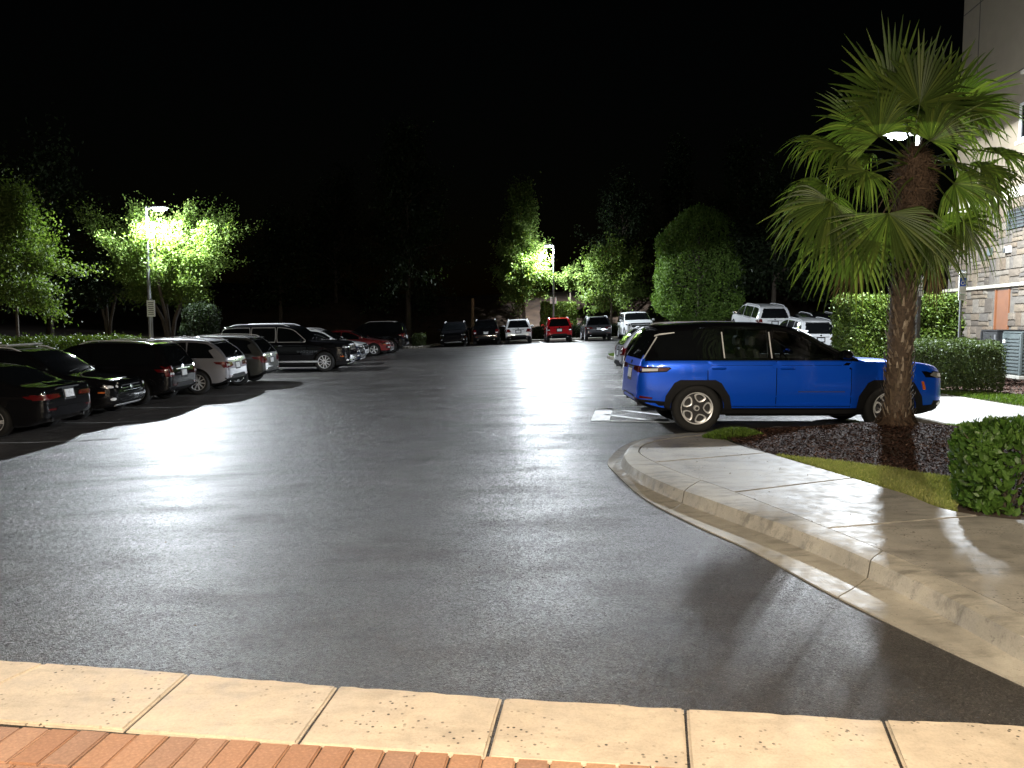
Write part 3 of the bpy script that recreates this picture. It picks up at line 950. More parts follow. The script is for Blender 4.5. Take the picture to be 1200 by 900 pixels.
# service door
d_ = MB().box(((DX0 + DX1) / 2, -.08, (LEDGE - .1 + .3) / 2), (DX1 - DX0, .06, LEDGE - .4)).build('door', M_door, hotel, bevel=.008)
MB().box((DX0 + .02, -.115, LEDGE / 2 + .1), (.06, .05, LEDGE - .4)).build('door_frame', M_door, d_)
MB().box((DX1 - .02, -.115, LEDGE / 2 + .1), (.06, .05, LEDGE - .4)).build('door_frame', M_door, d_)
MB().box((DX1 - .12, -.13, 1.35), (.12, .03, .03)).build('handle', M_alloy, d_)
# louvre vent, wall box, light, windows
vx, vz = 4.5, atd(1190, 256, 23.6)[1]
lv = MB().box((vx, -.17, vz), (1.1, .04, .58)).build('louvre_vent', M_black_metal, hotel)
for k in range(5):
    MB().add([(vx - .5, -.19, vz - .25 + k * .11), (vx + .5, -.19, vz - .25 + k * .11), (vx + .5, -.24, vz - .29 + k * .11), (vx - .5, -.24, vz - .29 + k * .11),
              (vx - .5, -.19, vz - .235 + k * .11), (vx + .5, -.19, vz - .235 + k * .11), (vx + .5, -.24, vz - .275 + k * .11), (vx - .5, -.24, vz - .275 + k * .11)],
             [(0, 1, 2, 3), (7, 6, 5, 4), (0, 4, 5, 1), (2, 6, 7, 3), (1, 5, 6, 2), (0, 3, 7, 4)]).build('slat', M_grey_metal, lv)
MB().box((3.05, -.2, atd(1169, 295, 25.0)[1]), (.2, .1, .26)).build('junction_box', M_grey_metal, hotel, bevel=.01)
wlight = MB().box((4.15, -.2, atd(1190, 292, 23.8)[1]), (.24, .12, .2)).build('wall_fixture', M_white, hotel, bevel=.015)
MB().box((4.06, -.27, atd(1190, 292, 23.8)[1] - .02), (.08, .05, .14)).build('cover', M_black_metal, wlight)
def window(x0, x1, z0, z1):
    cx, cz = (x0 + x1) / 2, (z0 + z1) / 2
    w_ = MB().box((cx, -.012, cz), (x1 - x0, .02, z1 - z0)).build('window', M_glass, hotel)
    fb = MB()
    for zz in (z0, z1): fb.box((cx, -.03, zz), (x1 - x0 + .08, .05, .08))
    for xx in (x0, x1): fb.box((xx, -.031, cz), (.08, .052, z1 - z0 - .08))
    fb.build('frame', M_white, w_)
    MB().box((cx, -.03, cz), (.05, .04, z1 - z0 - .1)).build('mullion', M_black_metal, w_)
    MB().box((cx, -.06, z0 - .1), (x1 - x0 + .24, .12, .1)).build('sill', M_trim, w_, bevel=.01)
window(4.15, 6.0, atd(1193, 163, 23.8)[1], atd(1193, 122, 23.8)[1])
window(4.3, 6.1, atd(1195, 78, 23.6)[1], atd(1195, -70, 23.6)[1])
window(9, 10.7, 6.0, 7.6); window(9, 10.7, 8.6, 11.4)

# ---- air conditioning cabinets beside the wall
def ac(name, label, px, Y, w, d, h, mat, slats):
    X = (px - 600) / FOC * Y
    t = tag(empty(name, (X, Y, lz(X, Y))), label, 'air conditioner')
    t.rotation_euler = (0, 0, math.atan2(wd.y, wd.x))
    MB().box((0, 0, .05), (w + .1, d + .1, .1)).build('pad', M_pale, t, bevel=.01)
    cb = MB().box((0, 0, .1 + h / 2), (w, d, h)).build('cabinet', mat, t, bevel=.02)
    MB().box((0, 0, .1 + h + .02), (w + .03, d + .03, .05)).build('lid', mat, t, bevel=.012)
    for sx in (-1, 1):
        for sy in (-1, 1): MB().box((sx * (w / 2 - .01), sy * (d / 2 - .01), .1 + h / 2), (.07, .07, h - .02)).build('corner_post', M_grey_metal if slats else M_black_metal, t, bevel=.008)
    if slats:
        for k in range(slats):
            zz = .18 + k * (h - .12) / slats
            MB().box((0, -d / 2 - .012, zz), (w - .12, .03, .045)).build('slat', mat, t)
            MB().box((w / 2 + .012, 0, zz), (.03, d - .12, .045)).build('slat', mat, t)
            MB().box((-w / 2 - .012, 0, zz), (.03, d - .12, .045)).build('slat', mat, t)
        MB().box((-w / 2 + .1, -d / 2 - .035, .1 + h * .8), (.14, .01, .1)).build('rating_label', M_dirty_white, t)
    else:
        for k in range(4): MB().box((w / 2 + .012, -d / 2 + .3 + .02 * k, .1 + h * (.3 + .15 * k)), (.02, .06, .03)).build('bracket', M_grey_metal, t)
        MB().tube([(w / 2 - .08, -d / 2 - .03, .1), (w / 2 - .08, -d / 2 - .03, h)], .025, 8).build('conduit', M_metal_pole, t, sm=40)
    return t
ac('air_conditioner', 'tall black equipment cabinet on a concrete pad below the brown door', 1176, 23.0, .95, .85, 1.25, M_black_metal, 0)
ac('air_conditioner', 'grey louvred condenser unit next to the black cabinet', 1206, 22.0, .95, .95, 1.2, M_grey_metal, 11)

# ================================================================== SIGNS AND POSTS
def prints(mb_list, parent):
    for (c, d, m) in mb_list:
        MB().box(c, d).build('print', m, parent)
def sign_post(label, px, Y, zb, ztop, sw, panels, mat=M_metal_pole, r=.03):
    X = (px - 600) / FOC * Y
    t = tag(empty('sign_post', (X, Y, zb)), label, 'sign')
    MB().tube([(0, .03, 0), (0, .03, ztop - zb)], r, 8).build('post', mat, t, sm=40)
    for (z0, z1, kind) in panels:
        p = MB().box((0, -.012, (z0 + z1) / 2 - zb), (sw, .02, z1 - z0), 0).build('sign_panel', M_white, t, bevel=.003)
        h = z1 - z0; zc = (z0 + z1) / 2 - zb
        if kind == 'access':
            MB().box((0, -.026, zc + h * .02), (sw * .84, .006, h * .42)).build('symbol_field', M_sign_blue, p)
            s = h * .15; zc2 = zc + h * .03; yy = -.032
            b = MB()
            b.lathe([(s * .62, -.002), (s * .62, .002), (s * .44, .002), (s * .44, -.002)], 18, 'y', (-s * .1, yy, zc2 - s * .35), True)
            b.lathe([(0, -.002), (s * .17, -.002), (s * .17, .002), (0, .002)], 12, 'y', (-s * .18, yy, zc2 + s * 1.0))
            b.tube([(-s * .18, yy, zc2 + s * .8), (-s * .12, yy, zc2 + s * .1), (s * .4, yy, zc2 + s * .05), (s * .62, yy, zc2 - s * .7), (s * .85, yy, zc2 - s * .62)], s * .1, 6)
            b.tube([(-s * .15, yy, zc2 + s * .45), (s * .35, yy, zc2 + s * .42)], s * .08, 6)
            b.build('wheelchair_symbol', M_white, p)
            prints([((0, -.026, zc + h * .38), (sw * .7, .006, h * .025), M_sign_green), ((0, -.026, zc + h * .31), (sw * .6, .006, h * .025), M_sign_green)], p)
        elif kind == 'lines':
            prints([((0, -.026, zc + h * (.3 - .17 * k)), (sw * (.62 - .12 * (k % 2)), .006, h * .06), M_sign_green if k < 1 else M_sign_grey) for k in range(4)], p)
        elif kind == 'parking':
            prints([((0, -.026, zc + h * (.36 - .12 * k)), (sw * (.72 - .1 * (k % 2)), .006, h * .045), M_sign_grey) for k in range(7)], p)
    return t
zz = lambda py, Y: atd(600, py, Y)[1]
sign_post('blue and white accessible parking sign in front of the stone wall', 1124, 19.2, .2, zz(316, 19.2), .18,
          [(zz(343, 19.2), zz(319, 19.2), 'access'), (zz(352, 19.2), zz(343.5, 19.2), 'lines')], M_metal_pole, .032)
sign_post('small white notice on the dark post right behind the palm trunk', 1075, 18.9, .2, zz(322, 18.9), .16, [(zz(347, 18.9), zz(325, 18.9), 'lines')], M_dark_pole, .055)
sign_post('white parking notice on a thin post before the multi-stemmed tree', 179, 29.0, terrain(-13.6, 29), zz(350, 29), .30, [(zz(371, 29), zz(352, 29), 'parking')], M_metal_pole, .035)
sign_post('small pale notice above the boxy hedge', 648, 57.95, terrain(3.1, 58), zz(347, 58), .5, [(zz(356, 58), zz(348, 58), 'lines')], M_metal_pole, .03)
xx = (554 - 600) / FOC * 58
wp = tag(empty('wooden_post', (xx, 58, terrain(xx, 58))), 'plain wooden post behind the black cars', 'post')
MB().tube([(0, 0, 0), (0, 0, zz(350, 58) - terrain(xx, 58))], [.12, .11], 8).build('post', M_wood, wp, sm=40)
MB().lathe([(0, .06), (.08, .03), (.12, 0)], 8, 'z', (0, 0, zz(350, 58) - terrain(xx, 58))).build('post_cap', M_wood, wp)
# ================================================================== VEGETATION
def crown_points(n, shape, seed):
    """clump centres in a unit crown: x,y in [-1,1], z in [0,1]"""
    g = np.random.default_rng(seed)
    t = g.random(n) ** 0.9
    if shape == 'oval': r = np.sqrt(np.maximum(0.02, 1 - (2 * t - .85) ** 2 * .85)) * np.where(t > .8, (1 - t) / .2 * .6 + .35, 1)
    elif shape == 'spread': r = np.clip(.40 + 1.0 * t - .45 * np.maximum(0, t - .55) * 2.2, .1, 1)
    elif shape == 'cone': r = np.clip(1.05 - t * .95, .06, 1) * np.clip(.45 + t * 3, 0, 1)
    elif shape == 'tall': r = np.clip(1.1 - t * .85, .1, 1) * np.clip(.5 + t * 2.5, 0, 1)
    else: r = np.sqrt(np.maximum(.03, 1 - (2 * t - 1) ** 2))
    a = g.random(n) * 2 * PI
    # uneven outline: lobes by angle and height
    lob = 1 + .18 * np.sin(a * 3 + t * 5 + seed) + .12 * np.sin(a * 5 - t * 9 + seed * 2)
    rad = r * lob * np.sqrt(g.uniform(.12, 1.0, n))
    return np.stack([rad * np.cos(a), rad * np.sin(a), t], 1)
def tree(name, label, base, top, cb, rx, n, shape='oval', seed=1, leaf=.13, mat=M_leaf, group=None, clumps=70, stems=1, trunk=.12, cat='tree', offs=(0, 0), sig=.20, droop=.25, ry=None):
    g = np.random.default_rng(seed)
    t = tag(empty(name, base), label, cat, group)
    H = top - base[2]; c0 = cb - base[2]; ry = ry or rx
    cp = crown_points(clumps, shape, seed) * [rx, ry, H - c0] + [offs[0], offs[1], c0]
    # wood: stems, limbs to the clumps
    wb = MB(); tr = MB()
    fork = c0 + (H - c0) * .12
    axes = []
    for s in range(stems):
        a = 2 * PI * s / max(1, stems) + seed
        k = 0 if stems == 1 else .32 * rx
        p = [(0, 0, -.1), (math.cos(a) * k * .3, math.sin(a) * k * .3, fork * .5), (math.cos(a) * k + offs[0] * .3, math.sin(a) * k + offs[1] * .3, fork), (math.cos(a) * k * 1.5 + offs[0], math.sin(a) * k * 1.5 + offs[1], c0 + (H - c0) * .75)]
        tr.tube(p, [trunk * 1.25, trunk, trunk * .8, trunk * .15], 9)
        axes.append(p)
    tr.build('trunk', M_bark, t, sm=50)
    order = g.permutation(len(cp))[:min(len(cp), 34)]
    for i in order:
        c = cp[i]
        p = axes[int(g.integers(0, stems))]
        f = min(.95, max(0.05, (c[2] - fork) / max(.5, (p[3][2] - fork)) - .25 * g.random() - .15))
        s = Vector(p[2]).lerp(Vector(p[3]), f)
        e = Vector(c); m = s.lerp(e, .5) + Vector((0, 0, .12 * (e - s).length))
        wb.tube([s, m, e], [trunk * .34, trunk * .2, trunk * .05], 5, False)
    wb.build('limbs', M_bark, t, sm=50)
    # leaves gathered round the clumps
    per = np.maximum(1, (n * g.dirichlet(np.ones(len(cp)) * 5)).astype(int))
    C = np.repeat(cp, per, 0); m = len(C)
    sg = sig * rx
    # sprays: leaves strung along the outward direction of their branch
    oc = norm(cp - np.array([offs[0], offs[1], c0 + (H - c0) * .12])) + g.normal(size=cp.shape) * .25
    oc = norm(oc + [0, 0, -droop * .6])
    OC = np.repeat(oc, per, 0)
    d = g.normal(size=(m, 3)) * [sg * .62, sg * .62, sg * .40] + OC * (g.normal(size=(m, 1)) * sg * 1.35)
    C = C + d
    axis_c = np.array([offs[0], offs[1], c0 + (H - c0) * .4])
    out = norm(C - axis_c)
    D = norm(out * .6 + g.normal(size=(m, 3)) * .6 + [0, 0, -droop])
    N = norm(g.normal(size=(m, 3)) * .7 + [0, 0, .9] + out * .4)
    L = leaf * g.uniform(.6, 1.35, m)
    link('crown', leaves_mesh('crown', C, D, N, L, L * g.uniform(.42, .62, m)), mat, t)
    return t
def gz_(x, y): return terrain(x, y) - .03
def tpx(px, Y): return ((px - 600) / FOC * Y, Y, gz_((px - 600) / FOC * Y, Y))
Z = lambda py, Y: atd(600, py, Y)[1]
# left side
tree('spreading_tree', 'bright green multi-stemmed tree glowing at the lamp behind the long car row', tpx(200, 34.6), Z(256, 34.6), Z(350, 34.6), 2.8, 52000, 'spread', 11, .115, M_leaf, None, 150, 5, .075, sig=.115, droop=-.25, ry=2.1)
tree('young_tree', 'thin-trunked leafy tree standing apart from the lamp-lit multi-stemmed tree', tpx(22, 26.5), Z(240, 26.5), Z(366, 26.5), 2.0, 30000, 'cone', 4, .115, M_leaf, None, 80, 1, .05, sig=.17)
tree('dark_tree', 'dim shrubby tree between the thin-trunked tree and the lamp', tpx(128, 36), Z(292, 36), Z(355, 36), 1.25, 7000, 'oval', 21, .16, M_leaf_shaded, None, 45, 3, .07)
# back edge of the lot
tree('big_tree', 'tall unlit tree with forked trunk behind the black cars', tpx(479, 60), Z(165, 60), Z(352, 60), 3.9, 24000, 'tall', 5, .24, M_leaf_shaded, None, 95, 1, .22, sig=.17)
tree('lamp_tree', 'tall narrow leafy tree glowing beside the far lamp', tpx(614, 59.6), Z(222, 59.6), Z(360, 59.6), 2.35, 30000, 'tall', 8, .19, M_leaf, None, 90, 1, .14, sig=.16, offs=(-.25, 0))
tree('low_tree', 'low silvery green tree over the grey car', tpx(716, 59), Z(297, 59), Z(362, 59), 2.45, 15000, 'round', 14, .22, M_leaf, None, 55, 2, .1, sig=.2)
tree('back_tree', 'dark leafy tree rising behind the low silvery tree', tpx(728, 63.5), Z(222, 63.5), Z(345, 63.5), 2.7, 17000, 'oval', 15, .22, M_leaf_shaded, None, 60, 1, .15)
tree('pointed_tree', 'dark pointed conifer-like tree above the clipped tree', tpx(792, 65), Z(176, 65), Z(330, 65), 2.5, 16000, 'cone', 16, .24, M_leaf_shaded, None, 70, 1, .16)
tree('side_tree', 'dark tree with leafy branch reaching over the notice by the far lamp', tpx(668, 61.5), Z(318, 61.5), Z(342, 61.5), 1.3, 3500, 'round', 61, .2, M_leaf, None, 14, 1, .08)
for px, Y, tp, cbp, rx, sd, lb in ((330, 60, 262, 356, 3.4, 31, 'dim broad tree far behind the long black car'), (905, 52, 205, 345, 3.0, 33, 'dim tree on the slope beyond the white full-size SUV'),
                                   (395, 68, 215, 350, 4.2, 34, 'faint tall tree behind the pale wagon'), (862, 66, 170, 335, 3.3, 36, 'faint slender tree behind the clipped tree'),
                                   (60, 40, 185, 350, 3.6, 38, 'faint tall tree behind the thin-trunked tree'), (985, 50, 250, 350, 2.6, 39, 'dim bushy tree on the slope behind the palm')):
    tree('backdrop_tree', lb, tpx(px, Y), Z(tp, Y), Z(cbp, Y), rx, 9000, 'tall', sd, .26, M_leaf_shaded, None, 60, 1, .17)

def hedge(name, label, x0, x1, y0, y1, zb, zt, n, leaf, mat, seed, rnd=.25, cat='hedge', rot=0.0, group=None, wob=.05):
    """clipped hedge: leaves through the outer layer of a rounded block, stems inside"""
    g = np.random.default_rng(seed)
    cx, cy = (x0 + x1) / 2, (y0 + y1) / 2
    t = tag(empty(name, (cx, cy, zb), rot), label, cat, group)
    hx, hy, h = (x1 - x0) / 2, (y1 - y0) / 2, zt - zb
    # sample surface of the block (sides and top), then push inwards
    A = np.array([2 * hy * h, 2 * hy * h, 2 * hx * h, 2 * hx * h, 4 * hx * hy]); A = A / A.sum()
    f = g.choice(5, n, p=A)
    u = g.uniform(-1, 1, n); v = g.uniform(-1, 1, n); v01 = (v + 1) / 2
    P = np.zeros((n, 3)); Nn = np.zeros((n, 3))
    for k, (sx, sy) in enumerate(((-1, 0), (1, 0), (0, -1), (0, 1))):
        m = f == k
        if sx: P[m] = np.stack([np.full(m.sum(), sx * hx), u[m] * hy, v01[m] * h], 1)
        else: P[m] = np.stack([u[m] * hx, np.full(m.sum(), sy * hy), v01[m] * h], 1)
        Nn[m] = (sx, sy, 0)
    m = f == 4
    P[m] = np.stack([u[m] * hx, v[m] * hy, np.full(m.sum(), h)], 1); Nn[m] = (0, 0, 1)
    # round the corners
    q = np.clip(P, [-hx + rnd, -hy + rnd, 0.0], [hx - rnd, hy - rnd, h - rnd])
    dv = P - q; ln = np.linalg.norm(dv, axis=1, keepdims=True)
    P = np.where(ln > 1e-6, q + dv / np.maximum(ln, 1e-6) * np.minimum(ln, rnd), P)
    Nn = norm(np.where(ln > 1e-6, dv, Nn))
    w = np.array([noise.noise(Vector((p[0] * 2.3 + seed, p[1] * 2.3, p[2] * 2.3))) for p in P])
    depth = g.exponential(.06, n) - .02 - np.where(g.random(n) < .05, g.random(n) * .13, 0)
    P = P + Nn * (w * wob * 1.9 - depth)[:, None]
    P[:, 2] = np.maximum(P[:, 2], .02)
    D = norm(Nn * .55 + g.normal(size=(n, 3)) * .55 + [0, 0, .25])
    N = norm(Nn + g.normal(size=(n, 3)) * .6)
    L = leaf * g.uniform(.65, 1.35, n)
    link('foliage', leaves_mesh('foliage', P, D, N, L, L * g.uniform(.42, .6, n)), mat, t)
    sb = MB()
    for k in range(max(4, int((hx + hy) * 5))):
        a, b = g.uniform(-hx + .15, hx - .15) if hx > .2 else 0, g.uniform(-hy + .15, hy - .15) if hy > .2 else 0
        for j in range(3):
            sb.tube([(a, b, -.03), (a + g.normal(0, .05), b + g.normal(0, .05), h * .4), (a + g.normal(0, .16), b + g.normal(0, .14), h * .85)], [.022, .014, .005], 5, False)
    sb.build('stems', M_bark, t)
    # twiggy inner mass
    hx2, hy2 = max(.05, hx - .16), max(.05, hy - .16)
    n2 = int(n * .3)
    C = g.uniform(-1, 1, (n2, 3)) * [hx2, hy2, h / 2 - .1] + [0, 0, h / 2]
    link('inner_leaves', leaves_mesh('inner_leaves', C, rand_unit(n2), rand_unit(n2), leaf * 1.4 * np.ones(n2), leaf * .8 * np.ones(n2)), mat, t)
    return t
hedge('tall_hedge', 'tall clipped yellow-green hedge around the dark lamp pole', 9.5, 12.5, 21.3, 23.0, .2, Z(346, 21.3), 34000, .085, M_hedge, 41, .22)
hedge('round_shrub', 'low rounded pale shrub row in front of the blue car bumper', 9.2, 11.4, 17.6, 19.0, .2, Z(401, 18), 16000, .06, M_boxwood, 42, .35)
hedge('round_shrub', 'dark low shrub against the stone wall beside the black cabinet', 11.7, 13.5, 20.8, 22.0, .15, Z(399, 21.0), 7000, .06, M_boxwood, 43, .3)
hedge('box_hedge', 'boxy clipped hedge at the back of the lot under the far lamp', 2.25, 4.95, 59.1, 60.6, terrain(3.5, 59), Z(354, 59.1), 13000, .13, M_hedge, 44, .25)
hedge('low_hedge', 'long low yellow-topped hedge behind the long car row', -15.2, -13.25, 19.5, 28.2, terrain(-14, 24) - .05, Z(398, 24), 30000, .075, M_hedge, 45, .2, wob=.10)
hedge('dome_shrub', 'dim rounded shrub behind the long black car', -14.4, -12.9, 33.0, 34.6, terrain(-13.6, 34), Z(354, 33.5), 9000, .09, M_leaf_shaded, 46, .7)
hedge('round_shrub', 'small faint shrub at the corner island by the forked tree', -7.1, -6.1, 54.2, 55.2, lot(-6.6, 54.6) + .1, lot(-6.6, 54.6) + 1.0, 3000, .09, M_boxwood, 47, .4)
for k, (px, w_) in enumerate(((690, 1.5), (722, 1.6), (800, 2.6), (572, 1.6), (620, 1.3))):
    X = (px - 600) / FOC * 58.4
    hedge('bank_shrub', ['dark low shrub behind the grey car', 'dark low shrub behind the big white car', 'dark low shrub below the clipped tree', 'dark low shrub behind the black SUV with the pale plate', 'dark low shrub behind the white crossover under the far lamp'][k], X - w_, X + w_, 58.1, 59.0, terrain(X, 58.3), terrain(X, 58.3) + 1.0, 5000, .11, M_leaf_shaded, 50 + k, .3)
# clipped egg-shaped tree
def clipped_tree(label, px, Y, topz, botz, rx, n, seed):
    g = np.random.default_rng(seed)
    b = tpx(px, Y)
    t = tag(empty('clipped_tree', b), label, 'tree')
    h = topz - botz; c0 = botz - b[2]
    u = g.random(n); a = g.random(n) * 2 * PI
    prof = np.interp(u, [0, .04, .12, .3, .5, .68, .82, .92, .97, 1], [.55, .80, .95, 1.0, .98, .90, .74, .5, .3, .05])
    pert = np.array([noise.fractal(Vector((math.cos(q) * 2.2, math.sin(q) * 2.2, w * 5 + seed)), 1.0, 2.0, 3) for q, w in zip(a, u)])
    r = prof * (1 + .20 * pert) - g.exponential(.07, n) + np.where(g.random(n) < .05, g.random(n) * .10, 0)
    P = np.stack([r * rx * np.cos(a), r * rx * np.sin(a), c0 + u * h + .10 * pert * h * .3 + g.normal(0, .09, n)], 1)
    m0 = g.random(n) < .10                      # underside
    rr = np.sqrt(g.random(n)) * .6 * rx
    P[m0] = np.stack([rr * np.cos(a), rr * np.sin(a), np.full(n, c0) + g.normal(0, .12, n)], 1)[m0]
    o = norm(np.stack([np.cos(a), np.sin(a), (u - .4) * .8], 1))
    D = norm(o * .5 + g.normal(size=(n, 3)) * .6 + [0, 0, .1]); N = norm(o + g.normal(size=(n, 3)) * .6)
    L = .17 * g.uniform(.65, 1.35, n)
    link('crown', leaves_mesh('crown', P, D, N, L, L * .55), M_leaf_clip, t)
    MB().tube([(0, 0, -.1), (.05, 0, c0 + .5), (0, 0, c0 + h * .8)], [.16, .13, .03], 8).build('trunk', M_bark, t, sm=50)
    wb = MB()
    for k in range(26):
        q = g.random() * 2 * PI; w = g.uniform(.08, .85)
        e = np.interp(w, [0, .3, .6, 1], [.7, .9, .8, .1]) * rx
        wb.tube([(0, 0, c0 + h * w * .6), (math.cos(q) * e, math.sin(q) * e, c0 + h * w)], [.05, .01], 5, False)
    wb.build('limbs', M_bark, t)
clipped_tree('large clipped egg-shaped green tree behind the big white car', 817, 54.5, Z(243, 54.5), Z(374, 54.5), 3.15, 30000, 9)

# ---- near laurel hedge: large leaves, 300 of them single parts
def laurel():
    g = np.random.default_rng(77)
    x0, x1, y0, y1 = 4.02, 6.6, 6.38, 7.05
    t = tag(empty('laurel_hedge', ((x0 + x1) / 2, (y0 + y1) / 2, .13)), 'glossy broad-leaved low hedge beside the sidewalk at the palm bed', 'hedge')
    cx, cy = (x0 + x1) / 2, (y0 + y1) / 2
    hx, hy, h = (x1 - x0) / 2, (y1 - y0) / 2, .74
    n = 5000
    f = g.choice(5, n, p=[.22, .06, .30, .10, .32])
    u = g.uniform(-1, 1, n); v = g.uniform(-1, 1, n); w = (v + 1) / 2
    P = np.zeros((n, 3)); Nn = np.zeros((n, 3))
    for k, (sx, sy) in enumerate(((-1, 0), (1, 0), (0, -1), (0, 1))):
        m = f == k
        P[m] = (np.stack([np.full(n, sx * hx), u * hy, w * h], 1) if sx else np.stack([u * hx, np.full(n, sy * hy), w * h], 1))[m]
        Nn[m] = (sx, sy, 0)
    m = f == 4
    P[m] = np.stack([u * hx, v * hy, np.full(n, h)], 1)[m]; Nn[m] = (0, 0, 1)
    rnd = .22
    q = np.clip(P, [-hx + rnd, -hy + rnd, 0], [hx - rnd, hy - rnd, h - rnd])
    dv = P - q; ln = np.linalg.norm(dv, axis=1, keepdims=True)
    P = np.where(ln > 1e-6, q + dv / np.maximum(ln, 1e-6) * np.minimum(ln, rnd), P)
    Nn = norm(np.where(ln > 1e-6, dv, Nn))
    wv = np.array([noise.noise(Vector((p[0] * 3, p[1] * 3, p[2] * 3))) for p in P])
    depth = g.exponential(.055, n) - .03
    P = P + Nn * (wv * .07 - depth)[:, None]; P[:, 2] = np.maximum(P[:, 2], .03)
    D = norm(Nn * .5 + g.normal(size=(n, 3)) * .45 + [0, 0, .55])
    N = norm(Nn + g.normal(size=(n, 3)) * .45)
    L = g.uniform(.06, .112, n)
    view = norm(np.array([0, 0, EYE]) - (P + [cx, cy, .13]))
    face = (Nn * view).sum(1) - depth * 8 - .25 * np.abs(P[:, 0] + hx) 
    order = np.argsort(-face)
    big, rest = order[:300], order[300:]
    # leaf with a midrib fold: 6 points
    lm = MB().add([(0, -.5, 0), (.2, -.22, .04), (.235, .08, .05), (0, .5, -.06), (-.235, .08, .05), (-.2, -.22, .04), (0, .05, .0)],
                  [(0, 1, 6), (1, 2, 6), (2, 3, 6), (3, 4, 6), (4, 5, 6), (5, 0, 6)]).mesh('leaf')
    lm.materials.append(M_laurel)
    lm.polygons.foreach_set('use_smooth', [True] * len(lm.polygons))
    for i in big:
        d = Vector(D[i]); nn = Vector(N[i]); s = d.cross(nn).normalized(); nn = s.cross(d)
        mt = Matrix((s, d, nn)).transposed().to_4x4()
        o = bpy.data.objects.new('leaf', lm); col.objects.link(o); o.parent = t
        o.matrix_local = Matrix.Translation(Vector(P[i])) @ mt @ Matrix.Scale(L[i], 4)
    # the rest joined
    base = np.array([(0, -.5, 0), (.2, -.22, .04), (.235, .08, .05), (0, .5, -.06), (-.235, .08, .05), (-.2, -.22, .04), (0, .05, .0)])
    d = D[rest]; s = norm(np.cross(d, N[rest])); nn = np.cross(s, d)
    V = P[rest][:, None, :] + L[rest][:, None, None] * (base[None, :, 0:1] * s[:, None, :] + base[None, :, 1:2] * d[:, None, :] + base[None, :, 2:3] * nn[:, None, :])
    k = len(rest)
    tri = np.array([(0, 1, 6), (1, 2, 6), (2, 3, 6), (3, 4, 6), (4, 5, 6), (5, 0, 6)])
    F = (np.arange(k)[:, None, None] * 7 + tri[None]).reshape(-1, 3)
    me = quads_mesh('foliage', V.reshape(-1, 3), F)
    o = link('foliage', me, M_laurel, t); o['kind'] = 'stuff'
    sb = MB()
    for j in range(70):
        a, b = g.uniform(-hx + .12, hx - .12), g.uniform(-hy + .12, hy - .12)
        sb.tube([(a, b, -.02), (a + g.normal(0, .05), b + g.normal(0, .05), h * .45), (a + g.normal(0, .13), b + g.normal(0, .1), h * .9)], [.012, .009, .003], 5, False)
    sb.build('stems', M_bark, t)
laurel()
# low juniper clump in the bed
def clump():
    g = np.random.default_rng(5); n = 3500
    x, y = at(862, 512, .16)
    t = tag(empty('ground_cover_clump', (x, y, .12)), 'low bright green ground-cover clump at the tip of the mulch bed', 'plant')
    a = g.random(n) * 2 * PI; r = np.sqrt(g.random(n))
    P = np.stack([r * np.cos(a) * .46, r * np.sin(a) * .26, (1 - r * r) * .12 + g.uniform(0, .05, n)], 1)
    D = norm(np.stack([np.cos(a) * r, np.sin(a) * r, .8 * np.ones(n)], 1) + g.normal(size=(n, 3)) * .35)
    link('foliage', leaves_mesh('foliage', P, D, rand_unit(n), g.uniform(.04, .08, n), g.uniform(.008, .015, n)), M_lawn, t)
    sb = MB()
    for k in range(20):
        q = g.random() * 2 * PI
        sb.tube([(0, 0, -.02), (math.cos(q) * .2, math.sin(q) * .12, .06), (math.cos(q) * .38, math.sin(q) * .2, .05)], .006, 4, False)
    sb.build('stems', M_bark, t)
clump()

# ================================================================== PALM
PY = 10.6
PX, _ = atd(1050, 500, PY)
PB = bed_z(PX, PY)
palm = tag(empty('palm_tree', (PX, PY, PB)), 'fan palm with shaggy trunk in the mulch bed in front of the blue car', 'palm tree')
def pl(px, py, dy=0.0):
    """pixel -> palm-local point at distance PY + dy"""
    x, z = atd(px, py, PY + dy)
    return Vector((x - PX, dy, z - PB))
TT = atd(1060, 190, PY)[1] - PB            # crown heart height
g_ = np.random.default_rng(12)
axis = [Vector((0.0, 0, -.1)), Vector((.0, 0, .0)), Vector((0.0, 0, .25)), Vector((.01, 0, 1.0)), Vector((.03, 0, 1.8)), Vector((.07, 0, 2.4)), Vector((.10, 0, TT - .6)), Vector((.13, 0, TT))]
rads = [.23, .215, .165, .155, .16, .165, .20, .12]
MB().tube(axis, rads, 20).build('trunk', M_palm_bark, palm, sm=60)
def ax_at(z):
    zs_ = [a.z for a in axis]
    return np.interp(z, zs_, [a.x for a in axis]), np.interp(z, zs_, rads)
